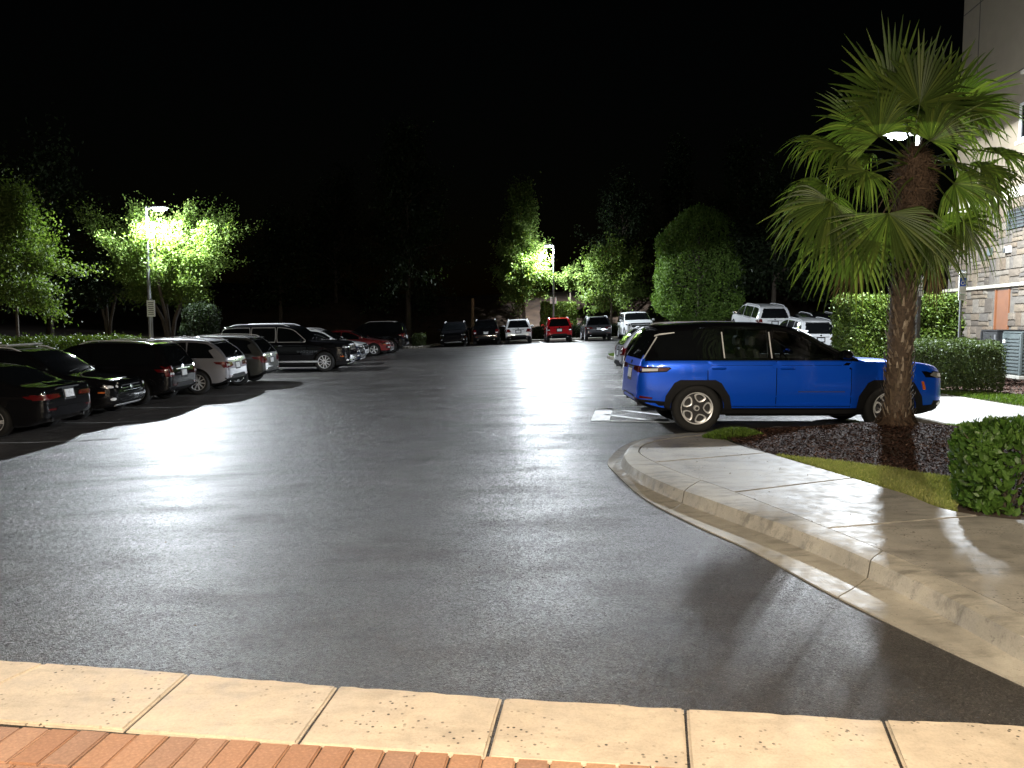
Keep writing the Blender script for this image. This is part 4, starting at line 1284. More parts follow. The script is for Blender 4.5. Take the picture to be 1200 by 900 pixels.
# old leaf bases (boots): curled scales round the trunk
V = []; F = []
def strip(pts, widths, side):
    """ribbon through pts, widths across the vector side"""
    n0 = len(V)
    for p, w in zip(pts, widths):
        V.append(tuple(p + side * w)); V.append(tuple(p - side * w))
    for i in range(len(pts) - 1): F.append((n0 + 2 * i, n0 + 2 * i + 1, n0 + 2 * i + 3, n0 + 2 * i + 2))
k = 0
zz_ = .05
while zz_ < TT - .9:
    a = k * 2.39996 + g_.normal(0, .25)
    x0, r0 = ax_at(zz_)
    o = Vector((math.cos(a), math.sin(a), 0)); s = Vector((-o.y, o.x, 0))
    b = Vector((x0, 0, zz_)) + o * (r0 - .012)
    ln = g_.uniform(.08, .17); cu = g_.uniform(.0, .045)
    pts = [b, b + Vector((0, 0, ln * .5)) + o * .038, b + Vector((0, 0, ln)) + o * (.025 + cu)]
    s = (s + Vector((0, 0, g_.normal(0, .35)))).normalized()
    strip(pts, [.024, .017, .006], s)
    strip([p + o * .006 + Vector((0, 0, .002)) for p in pts], [.018, .012, .004], s)
    zz_ += .0075 * g_.uniform(.6, 1.4); k += 1
me = bpy.data.meshes.new('leaf_bases'); me.from_pydata(V, [], F); me.update()
link('leaf_bases', me, M_boot, palm)
# root flare fibres and shaggy fibre collar under the crown
n = 5200
zf = TT - .95 + g_.beta(1.4, 1.3, n) * 1.15; a = g_.random(n) * 2 * PI
rr = np.interp(zf, [TT - 1.0, TT - .5, TT - .1, TT + .2], [.17, .235, .24, .10]) * np.sqrt(g_.uniform(.6, 1.15, n))
C = np.stack([np.interp(zf, [p.z for p in axis], [p.x for p in axis]) + rr * np.cos(a), rr * np.sin(a), zf], 1)
D = norm(np.stack([np.cos(a) * .35, np.sin(a) * .35, -1 + 1.6 * g_.random(n)], 1) + g_.normal(size=(n, 3)) * .25)
link('fibre_collar', leaves_mesh('fibre_collar', C, D, np.stack([np.cos(a), np.sin(a), np.zeros(n)], 1), g_.uniform(.08, .26, n), g_.uniform(.008, .022, n)), M_fibre, palm)
n = 900
a = g_.random(n) * 2 * PI; zf = g_.random(n) ** 2 * .22
rr = .18 + .12 * (1 - zf / .22) * g_.random(n)
C = np.stack([rr * np.cos(a), rr * np.sin(a), zf], 1)
link('root_fibres', leaves_mesh('root_fibres', C, norm(np.stack([np.cos(a), np.sin(a), -.9 * np.ones(n)], 1) + g_.normal(size=(n, 3)) * .2), np.stack([np.cos(a), np.sin(a), .3 * np.ones(n)], 1), g_.uniform(.06, .13, n), g_.uniform(.012, .025, n)), M_fibre, palm)

def frond(hub, direction, normal, radius, droop, mat=M_palm, spread=112, segs=36, start=None, gseed=0, fold=.0):
    """fan leaf: petiole from the heart to the hub, blade of folded narrow segments"""
    g = np.random.default_rng(500 + gseed)
    heart = start if start is not None else Vector((.12 + g.normal(0, .05), g.normal(0, .05), TT - .1 + g.normal(0, .1)))
    d = Vector(direction).normalized(); n_ = Vector(normal); s = d.cross(n_).normalized(); n_ = s.cross(d).normalized()
    mid = heart.lerp(hub, .5) + Vector((0, 0, .10 * (hub - heart).length))
    pet = MB().tube([heart, heart.lerp(mid, .5) + Vector((0, 0, .02)), mid, mid.lerp(hub, .5) + Vector((0, 0, .02)), hub], [.017, .014, .011, .010, .009], 6).build('frond', mat, palm, sm=60)
    V = []; F = []
    for k in range(segs):
        th = R(-spread + 2 * spread * (k + .5) / segs) + g.normal(0, .012)
        dr = d * math.cos(th) + s * math.sin(th) + n_ * fold * abs(math.sin(th))
        sd = (s * math.cos(th) - d * math.sin(th))
        Ln = radius * (1 - .26 * (abs(th) / R(spread)) ** 2) * g.uniform(.86, 1.06)
        st = 8
        nbase = len(V)
        wmax = radius * R(2 * spread / segs) * .27
        dk = droop * g.uniform(.5, 1.6); kink = g.random() < .18
        for i in range(st + 1):
            t = i / st
            p = hub + dr * (Ln * t)
            # gravity bends the free ends down
            bend = dk * radius * (max(0, t - .3) / .7) ** 2 + (.30 * radius * max(0, t - .62) if kink else 0)
            p = p + Vector((0, 0, -1)) * bend - dr * (bend * .38)
            w = min(wmax, Ln * t * math.tan(R(spread / segs)) * 1.04 + .0015) * (1 if t < .42 else max(.05, 1 - ((t - .42) / .58) ** 1.2 * .95))
            r_ = n_ * (w * .55)
            V.append(tuple(p + sd * w)); V.append(tuple(p + r_)); V.append(tuple(p - sd * w))
        for i in range(st):
            q = nbase + 3 * i
            F.append((q, q + 1, q + 4, q + 3)); F.append((q + 1, q + 2, q + 5, q + 4))
    me = bpy.data.meshes.new('blade'); me.from_pydata(V, [], F); me.update()
    link('blade', me, mat, pet)
# fronds read off the photograph: hub pixel, tip direction in the picture, depth, radius px
view_n = Vector((-PX, -PY, 0)).normalized()
pxm = FOC / PY
FR = [  # hub px, py, depth, dir angle (deg, 90 = up), toward camera, radius px, droop
    (1046, 118, .15, 95, .1, 98, .05), (1078, 122, -.1, 72, .1, 92, .06), (1108, 128, .2, 48, .1, 92, .10),
    (1012, 150, .25, 132, .0, 78, .16), (1135, 128, .35, 18, .1, 72, .25), (990, 178, -.25, 165, .2, 82, .38),
    (975, 168, .45, 172, -.1, 74, .30), (965, 215, .15, 192, .15, 66, .55), (975, 236, -.35, 232, .25, 88, .30),
    (1000, 272, -.45, 248, .3, 86, .22), (1041, 250, -.75, 268, .45, 84, .12), (968, 226, .55, 222, -.1, 80, .3),
    (1148, 196, -.15, 352, .2, 74, .48), (1170, 180, .5, 8, -.2, 66, .35), (1128, 260, -.2, 306, .2, 60, .30),
    (1088, 276, -.25, 264, .2, 66, .2), (1150, 210, .5, 330, -.1, 72, .4), (1030, 160, -.65, 120, .75, 74, .2),
    (1090, 165, -.7, 60, .75, 70, .25), (1015, 200, -.8, 205, .7, 62, .35), (1118, 215, -.7, 330, .7, 64, .35),
    (1060, 150, .8, 90, -.7, 80, .15), (1020, 185, .9, 170, -.7, 72, .3), (1105, 190, .9, 10, -.7, 72, .3),
    (1096, 258, .6, 276, -.3, 66, .2), (1062, 135, .3, 85, -.1, 90, .06)]
for i, (px, py, dy, an, tc, rp, dp) in enumerate(FR):
    hub = pl(px, py, dy)
    dirv = Vector((math.cos(R(an)), -tc * .9, math.sin(R(an))))
    nv = Vector((0.25 * math.cos(R(an)), -1.0, .35)) + Vector(g_.normal(0, .15, 3))
    if abs(math.sin(R(an))) < .5: nv = Vector((.1, -.55, .9))      # sideways fans lie flatter
    frond(hub, dirv, nv, rp / pxm * 1.02, dp, gseed=i, spread=float(g_.uniform(92, 118)))
# dead fronds hanging below the crown
for i, (px, py, dy, an) in enumerate(((1008, 296, .35, 252), (1002, 300, .3, 247), (1094, 300, .3, 275))):
    frond(pl(px, py, dy), Vector((math.cos(R(an)), 0, math.sin(R(an)))), Vector((.3, -1, 0)), 56 / pxm * 1.1, .05, M_palm_dead, 34, 16, None, 60 + i)
# ================================================================== CARS
def pchip(pts):
    xs = [p[0] for p in pts]; ys = [p[1] for p in pts]; n = len(xs)
    h = [xs[i + 1] - xs[i] for i in range(n - 1)]; dl = [(ys[i + 1] - ys[i]) / h[i] for i in range(n - 1)]
    d = [dl[0]] + [0] * (n - 2) + [dl[-1]]
    for i in range(1, n - 1):
        if dl[i - 1] * dl[i] > 0:
            w1 = 2 * h[i] + h[i - 1]; w2 = h[i] + 2 * h[i - 1]
            d[i] = (w1 + w2) / (w1 / dl[i - 1] + w2 / dl[i])
    def f(x):
        if x <= xs[0]: return ys[0]
        if x >= xs[-1]: return ys[-1]
        i = 0
        while xs[i + 1] < x: i += 1
        t = (x - xs[i]) / h[i]
        return (ys[i] * (1 + 2 * t) * (1 - t) ** 2 + h[i] * d[i] * t * (1 - t) ** 2 + ys[i + 1] * t * t * (3 - 2 * t) + h[i] * d[i + 1] * t * t * (t - 1))
    return f

WHEELS = {}
def wheel_meshes(r, rim_r, wd_, style):
    key = (round(r, 3), round(rim_r, 3), style)
    if key in WHEELS: return WHEELS[key]
    h = wd_ / 2
    ty = MB().lathe([(rim_r, -h * .8), (rim_r + .02, -h * .95), (r - .05, -h), (r - .015, -h * .85), (r, -h * .6), (r, h * .6), (r - .015, h * .85), (r - .05, h), (rim_r + .02, h * .95), (rim_r, h * .8), (rim_r - .02, 0)], 36, 'y', closed=True)
    for k in range(36):                       # tread blocks
        a = 2 * PI * k / 36
    tm = ty.mesh('wheel'); smooth(tm, 40); tm.materials.append(M_rubber)
    y = h * .72
    back = MB().lathe([(0, y - .07), (rim_r * .98, y - .07), (rim_r * .98, -h * .5)], 30, 'y').mesh('brake_disc'); back.materials.append(M_darkalloy)
    rb = MB()
    rb.lathe([(rim_r * .93, y - .03), (rim_r * .94, y + .01), (rim_r * 1.0, y + .016), (rim_r * 1.0, y - .05)], 36, 'y', closed=True)
    rb.lathe([(0, y + .012), (rim_r * .15, y + .012), (rim_r * .19, y - .01), (rim_r * .19, y - .05)], 20, 'y')
    def spoke(a, r0, r1, w0, w1, yy=0.0):
        c, s = math.cos(a), math.sin(a)
        vs = []
        for (rr, w, dy) in ((r0, w0, .0), (r1, w1, .006)):
            for e in (-1, 1):
                for top_ in (0, 1):
                    w_ = w * (.8 if top_ else 1)
                    vs.append((rr * c - e * w_ * s, y + dy + (0.008 if top_ else -.035) + yy, rr * s + e * w_ * c))
        rb.add(vs, [(0, 1, 3, 2), (4, 6, 7, 5), (1, 5, 7, 3), (0, 2, 6, 4), (0, 4, 5, 1), (2, 3, 7, 6)])
    if style == 'petal':
        for k in range(5):
            a0 = PI / 2 + 2 * PI * k / 5
            loop = []
            for (rr, da) in ((.40, -.18), (.66, -.50), (.90, -.44), (.96, 0), (.90, .44), (.66, .50), (.40, .18)):
                loop.append((rr * rim_r, a0 + da))
            pts = []
            lp = chaikin([(q[0] * math.cos(q[1]), q[0] * math.sin(q[1])) for q in loop], 2, True)
            cx = sum(p[0] for p in lp) / len(lp); cz = sum(p[1] for p in lp) / len(lp)
            n = len(lp); vs = []
            for p in lp: vs.append((p[0], y + .008, p[1]))
            for p in lp: vs.append((cx + (p[0] - cx) * .76, y + .004, cz + (p[1] - cz) * .76))
            for p in lp: vs.append((cx + (p[0] - cx) * .70, y - .04, cz + (p[1] - cz) * .70))
            for p in lp: vs.append((cx + (p[0] - cx) * 1.04, y - .02, cz + (p[1] - cz) * 1.04))
            rb.add(vs, [(i, (i + 1) % n, n + (i + 1) % n, n + i) for i in range(n)] + [(n + i, n + (i + 1) % n, 2 * n + (i + 1) % n, 2 * n + i) for i in range(n)] + [(3 * n + i, 3 * n + (i + 1) % n, (i + 1) % n, i) for i in range(n)])
    else:
        ns = {'five': 5, 'ten': 10, 'six': 6}.get(style, 7)
        for k in range(ns):
            a = PI / 2 + 2 * PI * k / ns
            if style in ('five', 'six'):
                spoke(a - .11, .15 * rim_r, .95 * rim_r, .016, .013); spoke(a + .11, .15 * rim_r, .95 * rim_r, .016, .013)
            else: spoke(a, .15 * rim_r, .95 * rim_r, .02, .014)
    rm = rb.mesh('rim'); smooth(rm, 35)
    for k in range(5): pass
    hub = MB().lathe([(0, y + .02), (rim_r * .1, y + .018), (rim_r * .11, y + .005)], 14, 'y').mesh('hub_cap'); hub.materials.append(M_darkalloy)
    WHEELS[key] = (tm, back, rm, hub)
    return WHEELS[key]

def suv_spec(L=4.6, W=1.86, H=1.68, belt=1.06, hood=1.02, r=.36, ra=.92, fa=None, cowl=None, header=None, rake=.34, clad=.34, **k):
    fa = fa or L - .90; cowl = cowl or L - 1.18; header = header or cowl - .86
    s = dict(L=L, W=W, H=H, belt=belt, hood=hood, r=r, ra=ra, fa=fa, cowl=cowl, header=header, clad=clad, tumble=.17, step=.07,
             top=[(0, .58), (.012, .80), (.045, .98), (.085, belt + .02), (.085 + rake, H - .13), (.085 + rake + .14, H - .055), (1.35, H - .005), (2.0, H), (header - .3, H - .03), (header, H - .085), (cowl, hood + .075), (cowl + .07, hood + .05), (L - .5, hood - .035), (L - .14, hood - .12), (L - .03, hood - .27), (L, hood - .45)],
             beltl=[(0, belt - .02), (.5, belt), (cowl, belt - .015), (cowl + .3, hood - .06), (L - .3, hood - .15), (L, hood - .3)],
             bot=[(0, .45), (.2, .33), (.6, .24), (L - .6, .22), (L - .25, .25), (L, .38)],
             wid=[(0, .80), (.03, .87), (.10, .925), (.35, .975), (1.0, 1.0), (L - 1.1, 1.0), (L - .55, .97), (L - .25, .91), (L - .07, .80), (L, .70)],
             win=[(.42, ra + .28), (ra + .36, cowl - 1.40), (cowl - 1.32, cowl - .14)], doors=[(ra + .22, cowl - 1.36), (cowl - 1.36, cowl - .10)],
             glass_z=(belt + .05, H - .13), rear='suv', rails=True, style='five', two_tone=False, arch=.07)
    s.update(k); return s
def sedan_spec(L=4.75, W=1.84, H=1.44, belt=.93, hood=.90, r=.33, ra=1.02, fa=None, cowl=None, header=None, clad=.28, **k):
    fa = fa or L - .88; cowl = cowl or L - 1.28; header = header or cowl - .92
    s = dict(L=L, W=W, H=H, belt=belt, hood=hood, r=r, ra=ra, fa=fa, cowl=cowl, header=header, clad=clad, tumble=.22, step=.07,
             top=[(0, .52), (.012, .72), (.05, .90), (.09, .985), (.45, 1.005), (.56, 1.02), (1.32, H - .085), (1.75, H - .015), (2.1, H), (header - .25, H - .02), (header, H - .075), (cowl, hood + .07), (cowl + .07, hood + .045), (L - .5, hood - .06), (L - .14, hood - .15), (L - .03, hood - .27), (L, hood - .42)],
             beltl=[(0, belt - .02), (.5, belt), (cowl, belt - .03), (cowl + .3, hood - .08), (L - .3, hood - .18), (L, hood - .28)],
             bot=[(0, .40), (.2, .28), (.6, .19), (L - .6, .17), (L - .25, .19), (L, .30)],
             wid=[(0, .78), (.03, .85), (.10, .91), (.35, .965), (1.0, 1.0), (L - 1.1, 1.0), (L - .55, .965), (L - .25, .90), (L - .07, .79), (L, .68)],
             win=[(ra + .42, cowl - 1.42), (cowl - 1.34, cowl - .16)], doors=[(ra + .30, cowl - 1.38), (cowl - 1.38, cowl - .12)],
             glass_z=None, rear='sedan', rails=False, style='five', two_tone=False, arch=.05)
    s.update(k); return s

def car(label, cat, spec, paintmat, pos, yaw, group=None, front='grille', tail='wide', dark_trim=True, extra=None, rim_mat=None, far=False):
    s = spec; L = s['L']; hw = s['W'] / 2; X0 = -L / 2
    topf, beltf, botf, widf = pchip(s['top']), pchip(s['beltl']), pchip(s['bot']), pchip(s['wid'])
    x, y = pos
    # sit on the ground, tilted with it
    hx, hy = math.cos(yaw), math.sin(yaw)
    f3 = Vector((hx * 2.6, hy * 2.6, lot(x + hx * 1.3, y + hy * 1.3) - lot(x - hx * 1.3, y - hy * 1.3))).normalized()
    l3 = Vector((-hy * 1.6, hx * 1.6, lot(x - hy * .8, y + hx * .8) - lot(x + hy * .8, y - hx * .8))).normalized()
    n3 = f3.cross(l3).normalized(); l3 = n3.cross(f3)
    zc = (lot(x + hx * 1.3, y + hy * 1.3) + lot(x - hx * 1.3, y - hy * 1.3)) / 2
    root = tag(empty('parked_car', (x, y, zc + .004)), label, cat, group)
    root.rotation_euler = Matrix((f3, l3, n3)).transposed().to_euler()
    # ---- body loft
    xs = set()
    step = s['step'] * (1.5 if far else 1)
    v = 0.0
    while v < L: xs.add(round(v, 3)); v += step
    for q in s['top']: xs.add(round(q[0], 3))
    for q in (.006, .02, .03, .06, L - .015, L - .05, L - .09, L - .2, L): xs.add(round(q, 3))
    xs = sorted(xs)
    xs = [a for i, a in enumerate(xs) if i == 0 or a - xs[i - 1] > .004]
    def section(xx):
        zt, zb = topf(xx), botf(xx); zs = min(beltf(xx), zt - .05); w = widf(xx) * hw
        g = zt - zs; h = zs - zb
        cl = max(zb + .05, min(s['clad'], zb + .45 * h))
        r = min(.10, .5 * g)
        pts = [(0, zb), (.55 * w, zb), (.84 * w, zb + .008), (.93 * w, zb + .035), (.965 * w, cl), (.989 * w, cl + .25 * (zs - cl)), (1.0 * w, cl + .50 * (zs - cl)), (.987 * w, cl + .74 * (zs - cl)), (.993 * w, cl + .90 * (zs - cl)), (.966 * w, zs)]
        y0 = .955 * w
        def yg(z): 
            t = max(0, (z - zs)) / .6
            return y0 - s['tumble'] * (t * .85 + .15 * t * t)
        for k in range(1, 6):
            z = zs + .012 + (g - r - .012) * k / 5
            pts.append((yg(z), z))
        yr = yg(zt - r)
        pts += [(yr - .022, zt - .58 * r), (yr - .065, zt - .32 * r), (.80 * yr, zt - .20 * r), (.5 * yr, zt - .07 * r), (.25 * yr, zt - .02 * r), (0, zt)]
        return pts
    BELT_ROW = 9
    vs = []; fs = []; mi = []
    secs = [section(a) for a in xs]
    m = len(secs[0]); ring_n = 2 * m - 2
    for a, sc in zip(xs, secs):
        full = sc + [(-p[0], p[1]) for p in sc[-2:0:-1]]
        for p in full: vs.append((a + X0, p[0], p[1]))
    for i in range(len(xs) - 1):
        xm = (xs[i] + xs[i + 1]) / 2
        for j in range(ring_n):
            j2 = (j + 1) % ring_n
            fs.append((i * ring_n + j, i * ring_n + j2, (i + 1) * ring_n + j2, (i + 1) * ring_n + j))
            jj = j if j < m - 1 else ring_n - 1 - j
            if jj < 4: mi.append(1)
            elif s['two_tone'] and jj >= BELT_ROW and s['two_tone'] < xm < s['cowl'] - .02: mi.append(2)
            else: mi.append(0)
    fs.append(tuple(range(ring_n))[::-1]); mi.append(0)
    fs.append(tuple(range((len(xs) - 1) * ring_n, len(xs) * ring_n))); mi.append(0)
    me = bpy.data.meshes.new('body'); me.from_pydata(vs, [], fs); me.update()
    bm = bmesh.new(); bm.from_mesh(me); bmesh.ops.recalc_face_normals(bm, faces=bm.faces)
    bvh = BVHTree.FromBMesh(bm); bm.to_mesh(me); bm.free()
    for mt in (paintmat, M_plastic, M_black): me.materials.append(mt)
    me.polygons.foreach_set('material_index', mi)
    # ---- projected panels
    def patch(name, poly, axis_, mat, off=.006, thick=.02, parent=None, grid=.09, side=1):
        b = []
        n = len(poly)
        for i in range(n):
            p, q = poly[i], poly[(i + 1) % n]
            d = math.hypot(q[0] - p[0], q[1] - p[1]); k = max(1, int(d / grid))
            for j in range(k): b.append((p[0] + (q[0] - p[0]) * j / k, p[1] + (q[1] - p[1]) * j / k))
        mm = len(b)
        pts = [Vector(p) for p in b]
        ax0, ax1 = min(p[0] for p in b), max(p[0] for p in b); ay0, ay1 = min(p[1] for p in b), max(p[1] for p in b)
        if ax1 - ax0 > grid * 1.5 and ay1 - ay0 > grid * 1.2:
            yy = ay0 + grid * .6
            while yy < ay1 - grid * .3:
                xx_ = ax0 + grid * .6
                while xx_ < ax1 - grid * .3:
                    if inside((xx_, yy), b): pts.append(Vector((xx_, yy)))
                    xx_ += grid
                yy += grid
        vv, ee, ff = delaunay_2d_cdt(pts, [(i, (i + 1) % mm) for i in range(mm)], [], 1, 1e-5)[:3]
        dirs = {'side': Vector((0, -side, 0)), 'rear': Vector((1, 0, 0)), 'front': Vector((-1, 0, 0)), 'top': Vector((0, 0, -1))}[axis_]
        P = []
        for p in vv:
            if axis_ == 'side': o = Vector((p[0] + X0, side * 3, p[1]))
            elif axis_ == 'rear': o = Vector((X0 - 2, p[0], p[1]))
            elif axis_ == 'front': o = Vector((-X0 + 2, p[0], p[1]))
            else: o = Vector((p[0] + X0, p[1], 4))
            h_ = bvh.ray_cast(o, dirs)
            if h_[0] is None:
                h_ = bvh.find_nearest(o + dirs * 2.2)
            nn = h_[1] if h_[1].dot(dirs) < 0 else -h_[1]
            P.append((h_[0], nn))
        nv = len(P)
        V_ = [tuple(a + b_ * off) for a, b_ in P] + [tuple(a + dirs * thick) for a, b_ in P]
        # orient faces outwards
        F_ = []
        cnt = {}
        for f in ff:
            a, b_, c_ = (Vector(V_[k]) for k in f[:3])
            f = tuple(f) if (b_ - a).cross(c_ - a).dot(dirs) < 0 else tuple(f)[::-1]
            F_.append(f)
            for k in range(len(f)): cnt[(f[k], f[(k + 1) % len(f)])] = 1
        for (a, b_) in list(cnt):
            if (b_, a) not in cnt: F_.append((b_, a, a + nv, b_ + nv))
        me_ = bpy.data.meshes.new(name); me_.from_pydata(V_, [], F_); me_.update(); smooth(me_, 40)
        return link(name, me_, mat, parent or root)
    def surf_y(xx, z):
        h_ = bvh.ray_cast(Vector((xx + X0, 3, z)), Vector((0, -1, 0)))
        return h_[0].y if h_[0] else hw * .9
    def surf_x(y_, z, fr=True):
        h_ = bvh.ray_cast(Vector(((3 if fr else -3) - (X0 if fr else -X0) * (1 if fr else 1), y_, z)) if fr else Vector((X0 - 2, y_, z)), Vector((-1 if fr else 1, 0, 0)))
        return h_[0].x if h_[0] else (-X0 if fr else X0)
    R_ar = s['r'] + s['arch']
    def lower(xx, gap=.02):
        z = s['clad'] + .03
        for ax_ in (s['ra'], s['fa']):
            d = abs(xx - ax_)
            if d < R_ar + gap: z = max(z, s['r'] + math.sqrt((R_ar + gap) ** 2 - d * d))
        return z
    def upper(xx): return min(topf(xx) - .125, s['H'] - .135)
    def frange(a, b, n): return [a + (b - a) * i / n for i in range(n + 1)]
    clear = s.get('clear', [])
    cut_polys = []
    for side in (1, -1):
        doorobs = []
        for di, (a, b) in enumerate(s['doors']):
            xsn = frange(a + .006, b - .006, 14)
            poly = [(q, lower(q, .05)) for q in xsn] + [(q, beltf(q) - .012) for q in reversed(xsn)]
            patch('seam', [(q, lower(q, .05) - .01) for q in frange(a - .006, b + .006, 14)] + [(q, beltf(q) - .006) for q in reversed(frange(a - .006, b + .006, 14))], 'side', M_black, .0015, .006, None, .12, side)
            d_ = patch('door', poly, 'side', paintmat, .005, .012, None, .12, side)
            doorobs.append(d_)
            hx_ = a + .17; hz = beltf(hx_) - .13
            yy = surf_y(hx_, hz) + .02
            MB().tube([(hx_ - .10 + X0, side * (yy - .015), hz), (hx_ - .07 + X0, side * (yy + .015), hz + .004), (hx_ + .08 + X0, side * (yy + .015), hz + .006), (hx_ + .11 + X0, side * (yy - .015), hz + .004)], .016, 6).build('handle', s.get('handle', paintmat), d_, sm=50)
        for wi, (a, b) in enumerate(s['win']):
            xsn = [q for q in frange(a, b, 14)]
            up = [(q, upper(q)) for q in xsn]; lo = [(q, beltf(q) + .028) for q in xsn]
            keep = [i for i in range(len(xsn)) if up[i][1] - lo[i][1] > .03]
            if len(keep) < 3: continue
            poly = [lo[i] for i in keep] + [up[i] for i in reversed(keep)]
            if s.get('kick') and wi == 0:      # rear quarter glass with a pointed tail
                poly[0] = (poly[0][0] + .02, poly[0][1])
                poly[-1] = (poly[-1][0] + .22, poly[-1][1])
            poly = chaikin(poly, 1, True)
            nd = len(s['doors']) - len(s['win'])
            par = doorobs[wi + nd] if wi + nd >= 0 else None
            isclear = wi in clear
            if isclear and side == 1: cut_polys.append([(q[0] + X0, q[1]) for q in shrink_dir(poly, .012)])
            trim_ = patch('window_trim', shrink_dir(poly, -.022), 'side', M_alloy if s.get('chrome_win') else M_black, .002, .004, par, .12, side) if not isclear else None
            patch('window', poly, 'side', M_clear if isclear else M_glass, .005, .006, par, .10, side)
        # flares, sill
        if s.get('flare'):
            for ax_ in (s['ra'], s['fa']):
                po = []
                for (dx, dz) in ((-.54, -.03), (-.51, .20), (-.375, .41), (-.28, .46), (.28, .46), (.375, .41), (.51, .20), (.56, -.03)):
                    po.append((ax_ + dx * s['flare'], s['r'] + dz * s['flare']))
                pi = []
                for k in range(15):
                    t_ = PI * k / 14
                    pi.append((ax_ + R_ar * 1.02 * math.cos(t_), s['r'] + R_ar * .91 * math.sin(t_)))
                patch('wheel_flare', po + pi, 'side', M_plastic, .022, .03, None, .07, side)
        # mirror
        mx_ = s['cowl'] - .28; mz = beltf(mx_) + .10; my = surf_y(mx_, beltf(mx_) + .02)
        b = MB().lathe([(0, -.11), (.06, -.105), (.085, -.07), (.088, .05), (.07, .1), (0, .11)], 12, 'y')
        b.v = [(p[0] * 1.0, p[1], p[2] * .85) for p in b.v]
        b.v = [(p[0] + mx_ + X0, side * (my + .15) + p[1], mz + p[2]) for p in b.v]
        mr = b.build('mirror', s.get('mirror', paintmat), root, sm=50)
        MB().tube([(mx_ + X0 + .02, side * (my - .03), mz - .06), (mx_ + X0, side * (my + .1), mz - .03)], .022, 6).build('mirror_arm', M_plastic, mr)
        MB().box((mx_ + X0 - .082, side * (my + .15), mz), (.012, .16, .11)).build('mirror_glass', M_glass, mr)
        # roof rail
        if s['rails']:
            x0_, x1_ = .55, s['header'] - .12
            pr = []
            for q in frange(x0_, x1_, 10):
                sc = section(q); yr = sc[-6][0] - .07
                lift = .045 if x0_ + .1 < q < x1_ - .1 else -.005
                pr.append((q + X0, side * yr, sc[-5][1] + lift))
            MB().tube(pr, .016, 6).build('roof_rail', s.get('rail_mat', M_alloy), root, sm=50)
    # windscreen, rear glass
    def top_glass(name, x0_, x1_, mat, inset=.045):
        pl_ = []
        for q in frange(x0_, x1_, 8):
            pl_.append((q, section(q)[-6][0] - inset))
        poly = pl_ + [(a, -b) for a, b in reversed(pl_)]
        patch('glass_surround', shrink_dir(poly, -.02), 'top', M_black, .002, .004, None, .12)
        return patch(name, poly, 'top', mat, .005, .006, None, .12), poly
    ws, wpoly = top_glass('windscreen', s['header'] + .05, s['cowl'] - .03, M_clear if 'ws' in clear else M_glass)
    for e in (0.1, -.45):
        p = []
        for q in range(5):
            yy = e + .5 * q / 4; xq = s['cowl'] - .02 - .08 * (q / 4)
            h_ = bvh.ray_cast(Vector((xq + X0, yy, 4)), Vector((0, 0, -1)))
            if h_[0]: p.append(h_[0] + Vector((0, 0, .018)))
        if len(p) > 2: MB().tube(p, .009, 5).build('wiper', M_plastic, ws)
    if s['rear'] == 'sedan': top_glass('rear_window', .60, 1.30, M_glass, .05)
    else:
        z0, z1 = s['glass_z']
        w0, w1 = hw * .74, hw * .58
        poly = [(-w0, z0), (w0, z0), (w1, z1), (-w1, z1)]
        patch('glass_surround', shrink_dir(poly, -.03), 'rear', M_black, .003, .01, None, .12)
        rw = patch('rear_window', poly, 'rear', M_glass, .008, .01, None, .12)
        sx0 = surf_x(0, z1 + .03, False)
        MB().box((sx0 + .02, 0, s['H'] - .085), (.20, hw * 1.22, .03)).build('spoiler', M_black if s['two_tone'] else paintmat, root, bevel=.01)
        MB().tube([(surf_x(.05, z0 + .03, False) - .012, .05, z0 + .03), (surf_x(-.3, z0 + .1, False) - .02, -.32, z0 + .12)], .009, 5).build('wiper', M_plastic, rw)
    # ---- rear end
    bz = s['belt']
    for sd in (1, -1):
        if tail == 'wide':
            poly = [(sd * hw * .42, bz - .24), (sd * hw * .93, bz - .28), (sd * hw * .95, bz - .10), (sd * hw * .5, bz - .12)]
        elif tail == 'block':
            poly = [(sd * hw * .68, bz - .30), (sd * hw * .93, bz - .30), (sd * hw * .94, bz - .02), (sd * hw * .72, bz - .02)]
        elif tail == 'slim':
            poly = [(sd * hw * .35, bz - .17), (sd * hw * .94, bz - .20), (sd * hw * .95, bz - .09), (sd * hw * .4, bz - .10)]
        elif tail == 'tall':
            poly = [(sd * hw * .78, bz - .35), (sd * hw * .92, bz - .33), (sd * hw * .80, s['H'] - .22), (sd * hw * .72, s['H'] - .22)]
        else:
            poly = [(sd * hw * .55, bz - .27), (sd * hw * .92, bz - .30), (sd * hw * .95, bz - .08), (sd * hw * .65, bz - .06)]
        if sd < 0: poly = poly[::-1]
        tl = patch('tail_light', poly, 'rear', M_red, .010, .012, None, .06)
        if tail == 'block' or tail == 'wide':
            zc_ = bz - (.19 if tail == 'wide' else .22)
            MB_p = [(sd * hw * .70, zc_ - .03), (sd * hw * .86, zc_ - .03), (sd * hw * .87, zc_ + .025), (sd * hw * .71, zc_ + .02)]
            if sd < 0: MB_p = MB_p[::-1]
            patch('reverse_lens', MB_p, 'rear', M_white_lens, .014, .008, tl, .06)
        if tail != 'tall':
            tz0, tz1 = (bz - .20, bz - .09) if tail != 'slim' else (bz - .195, bz - .105)
            patch('tail_light', [(.07, tz0), (.34, tz0 + .03), (.42, tz1 - .01), (.07, tz1)], 'side', M_red, .008, .01, None, .07, sd)
        rp = [(sd * hw * .55, .52), (sd * hw * .80, .53), (sd * hw * .80, .555), (sd * hw * .55, .55)]
        if sd < 0: rp = rp[::-1]
        patch('reflector', rp, 'rear', M_red, .010, .01, None, .08)
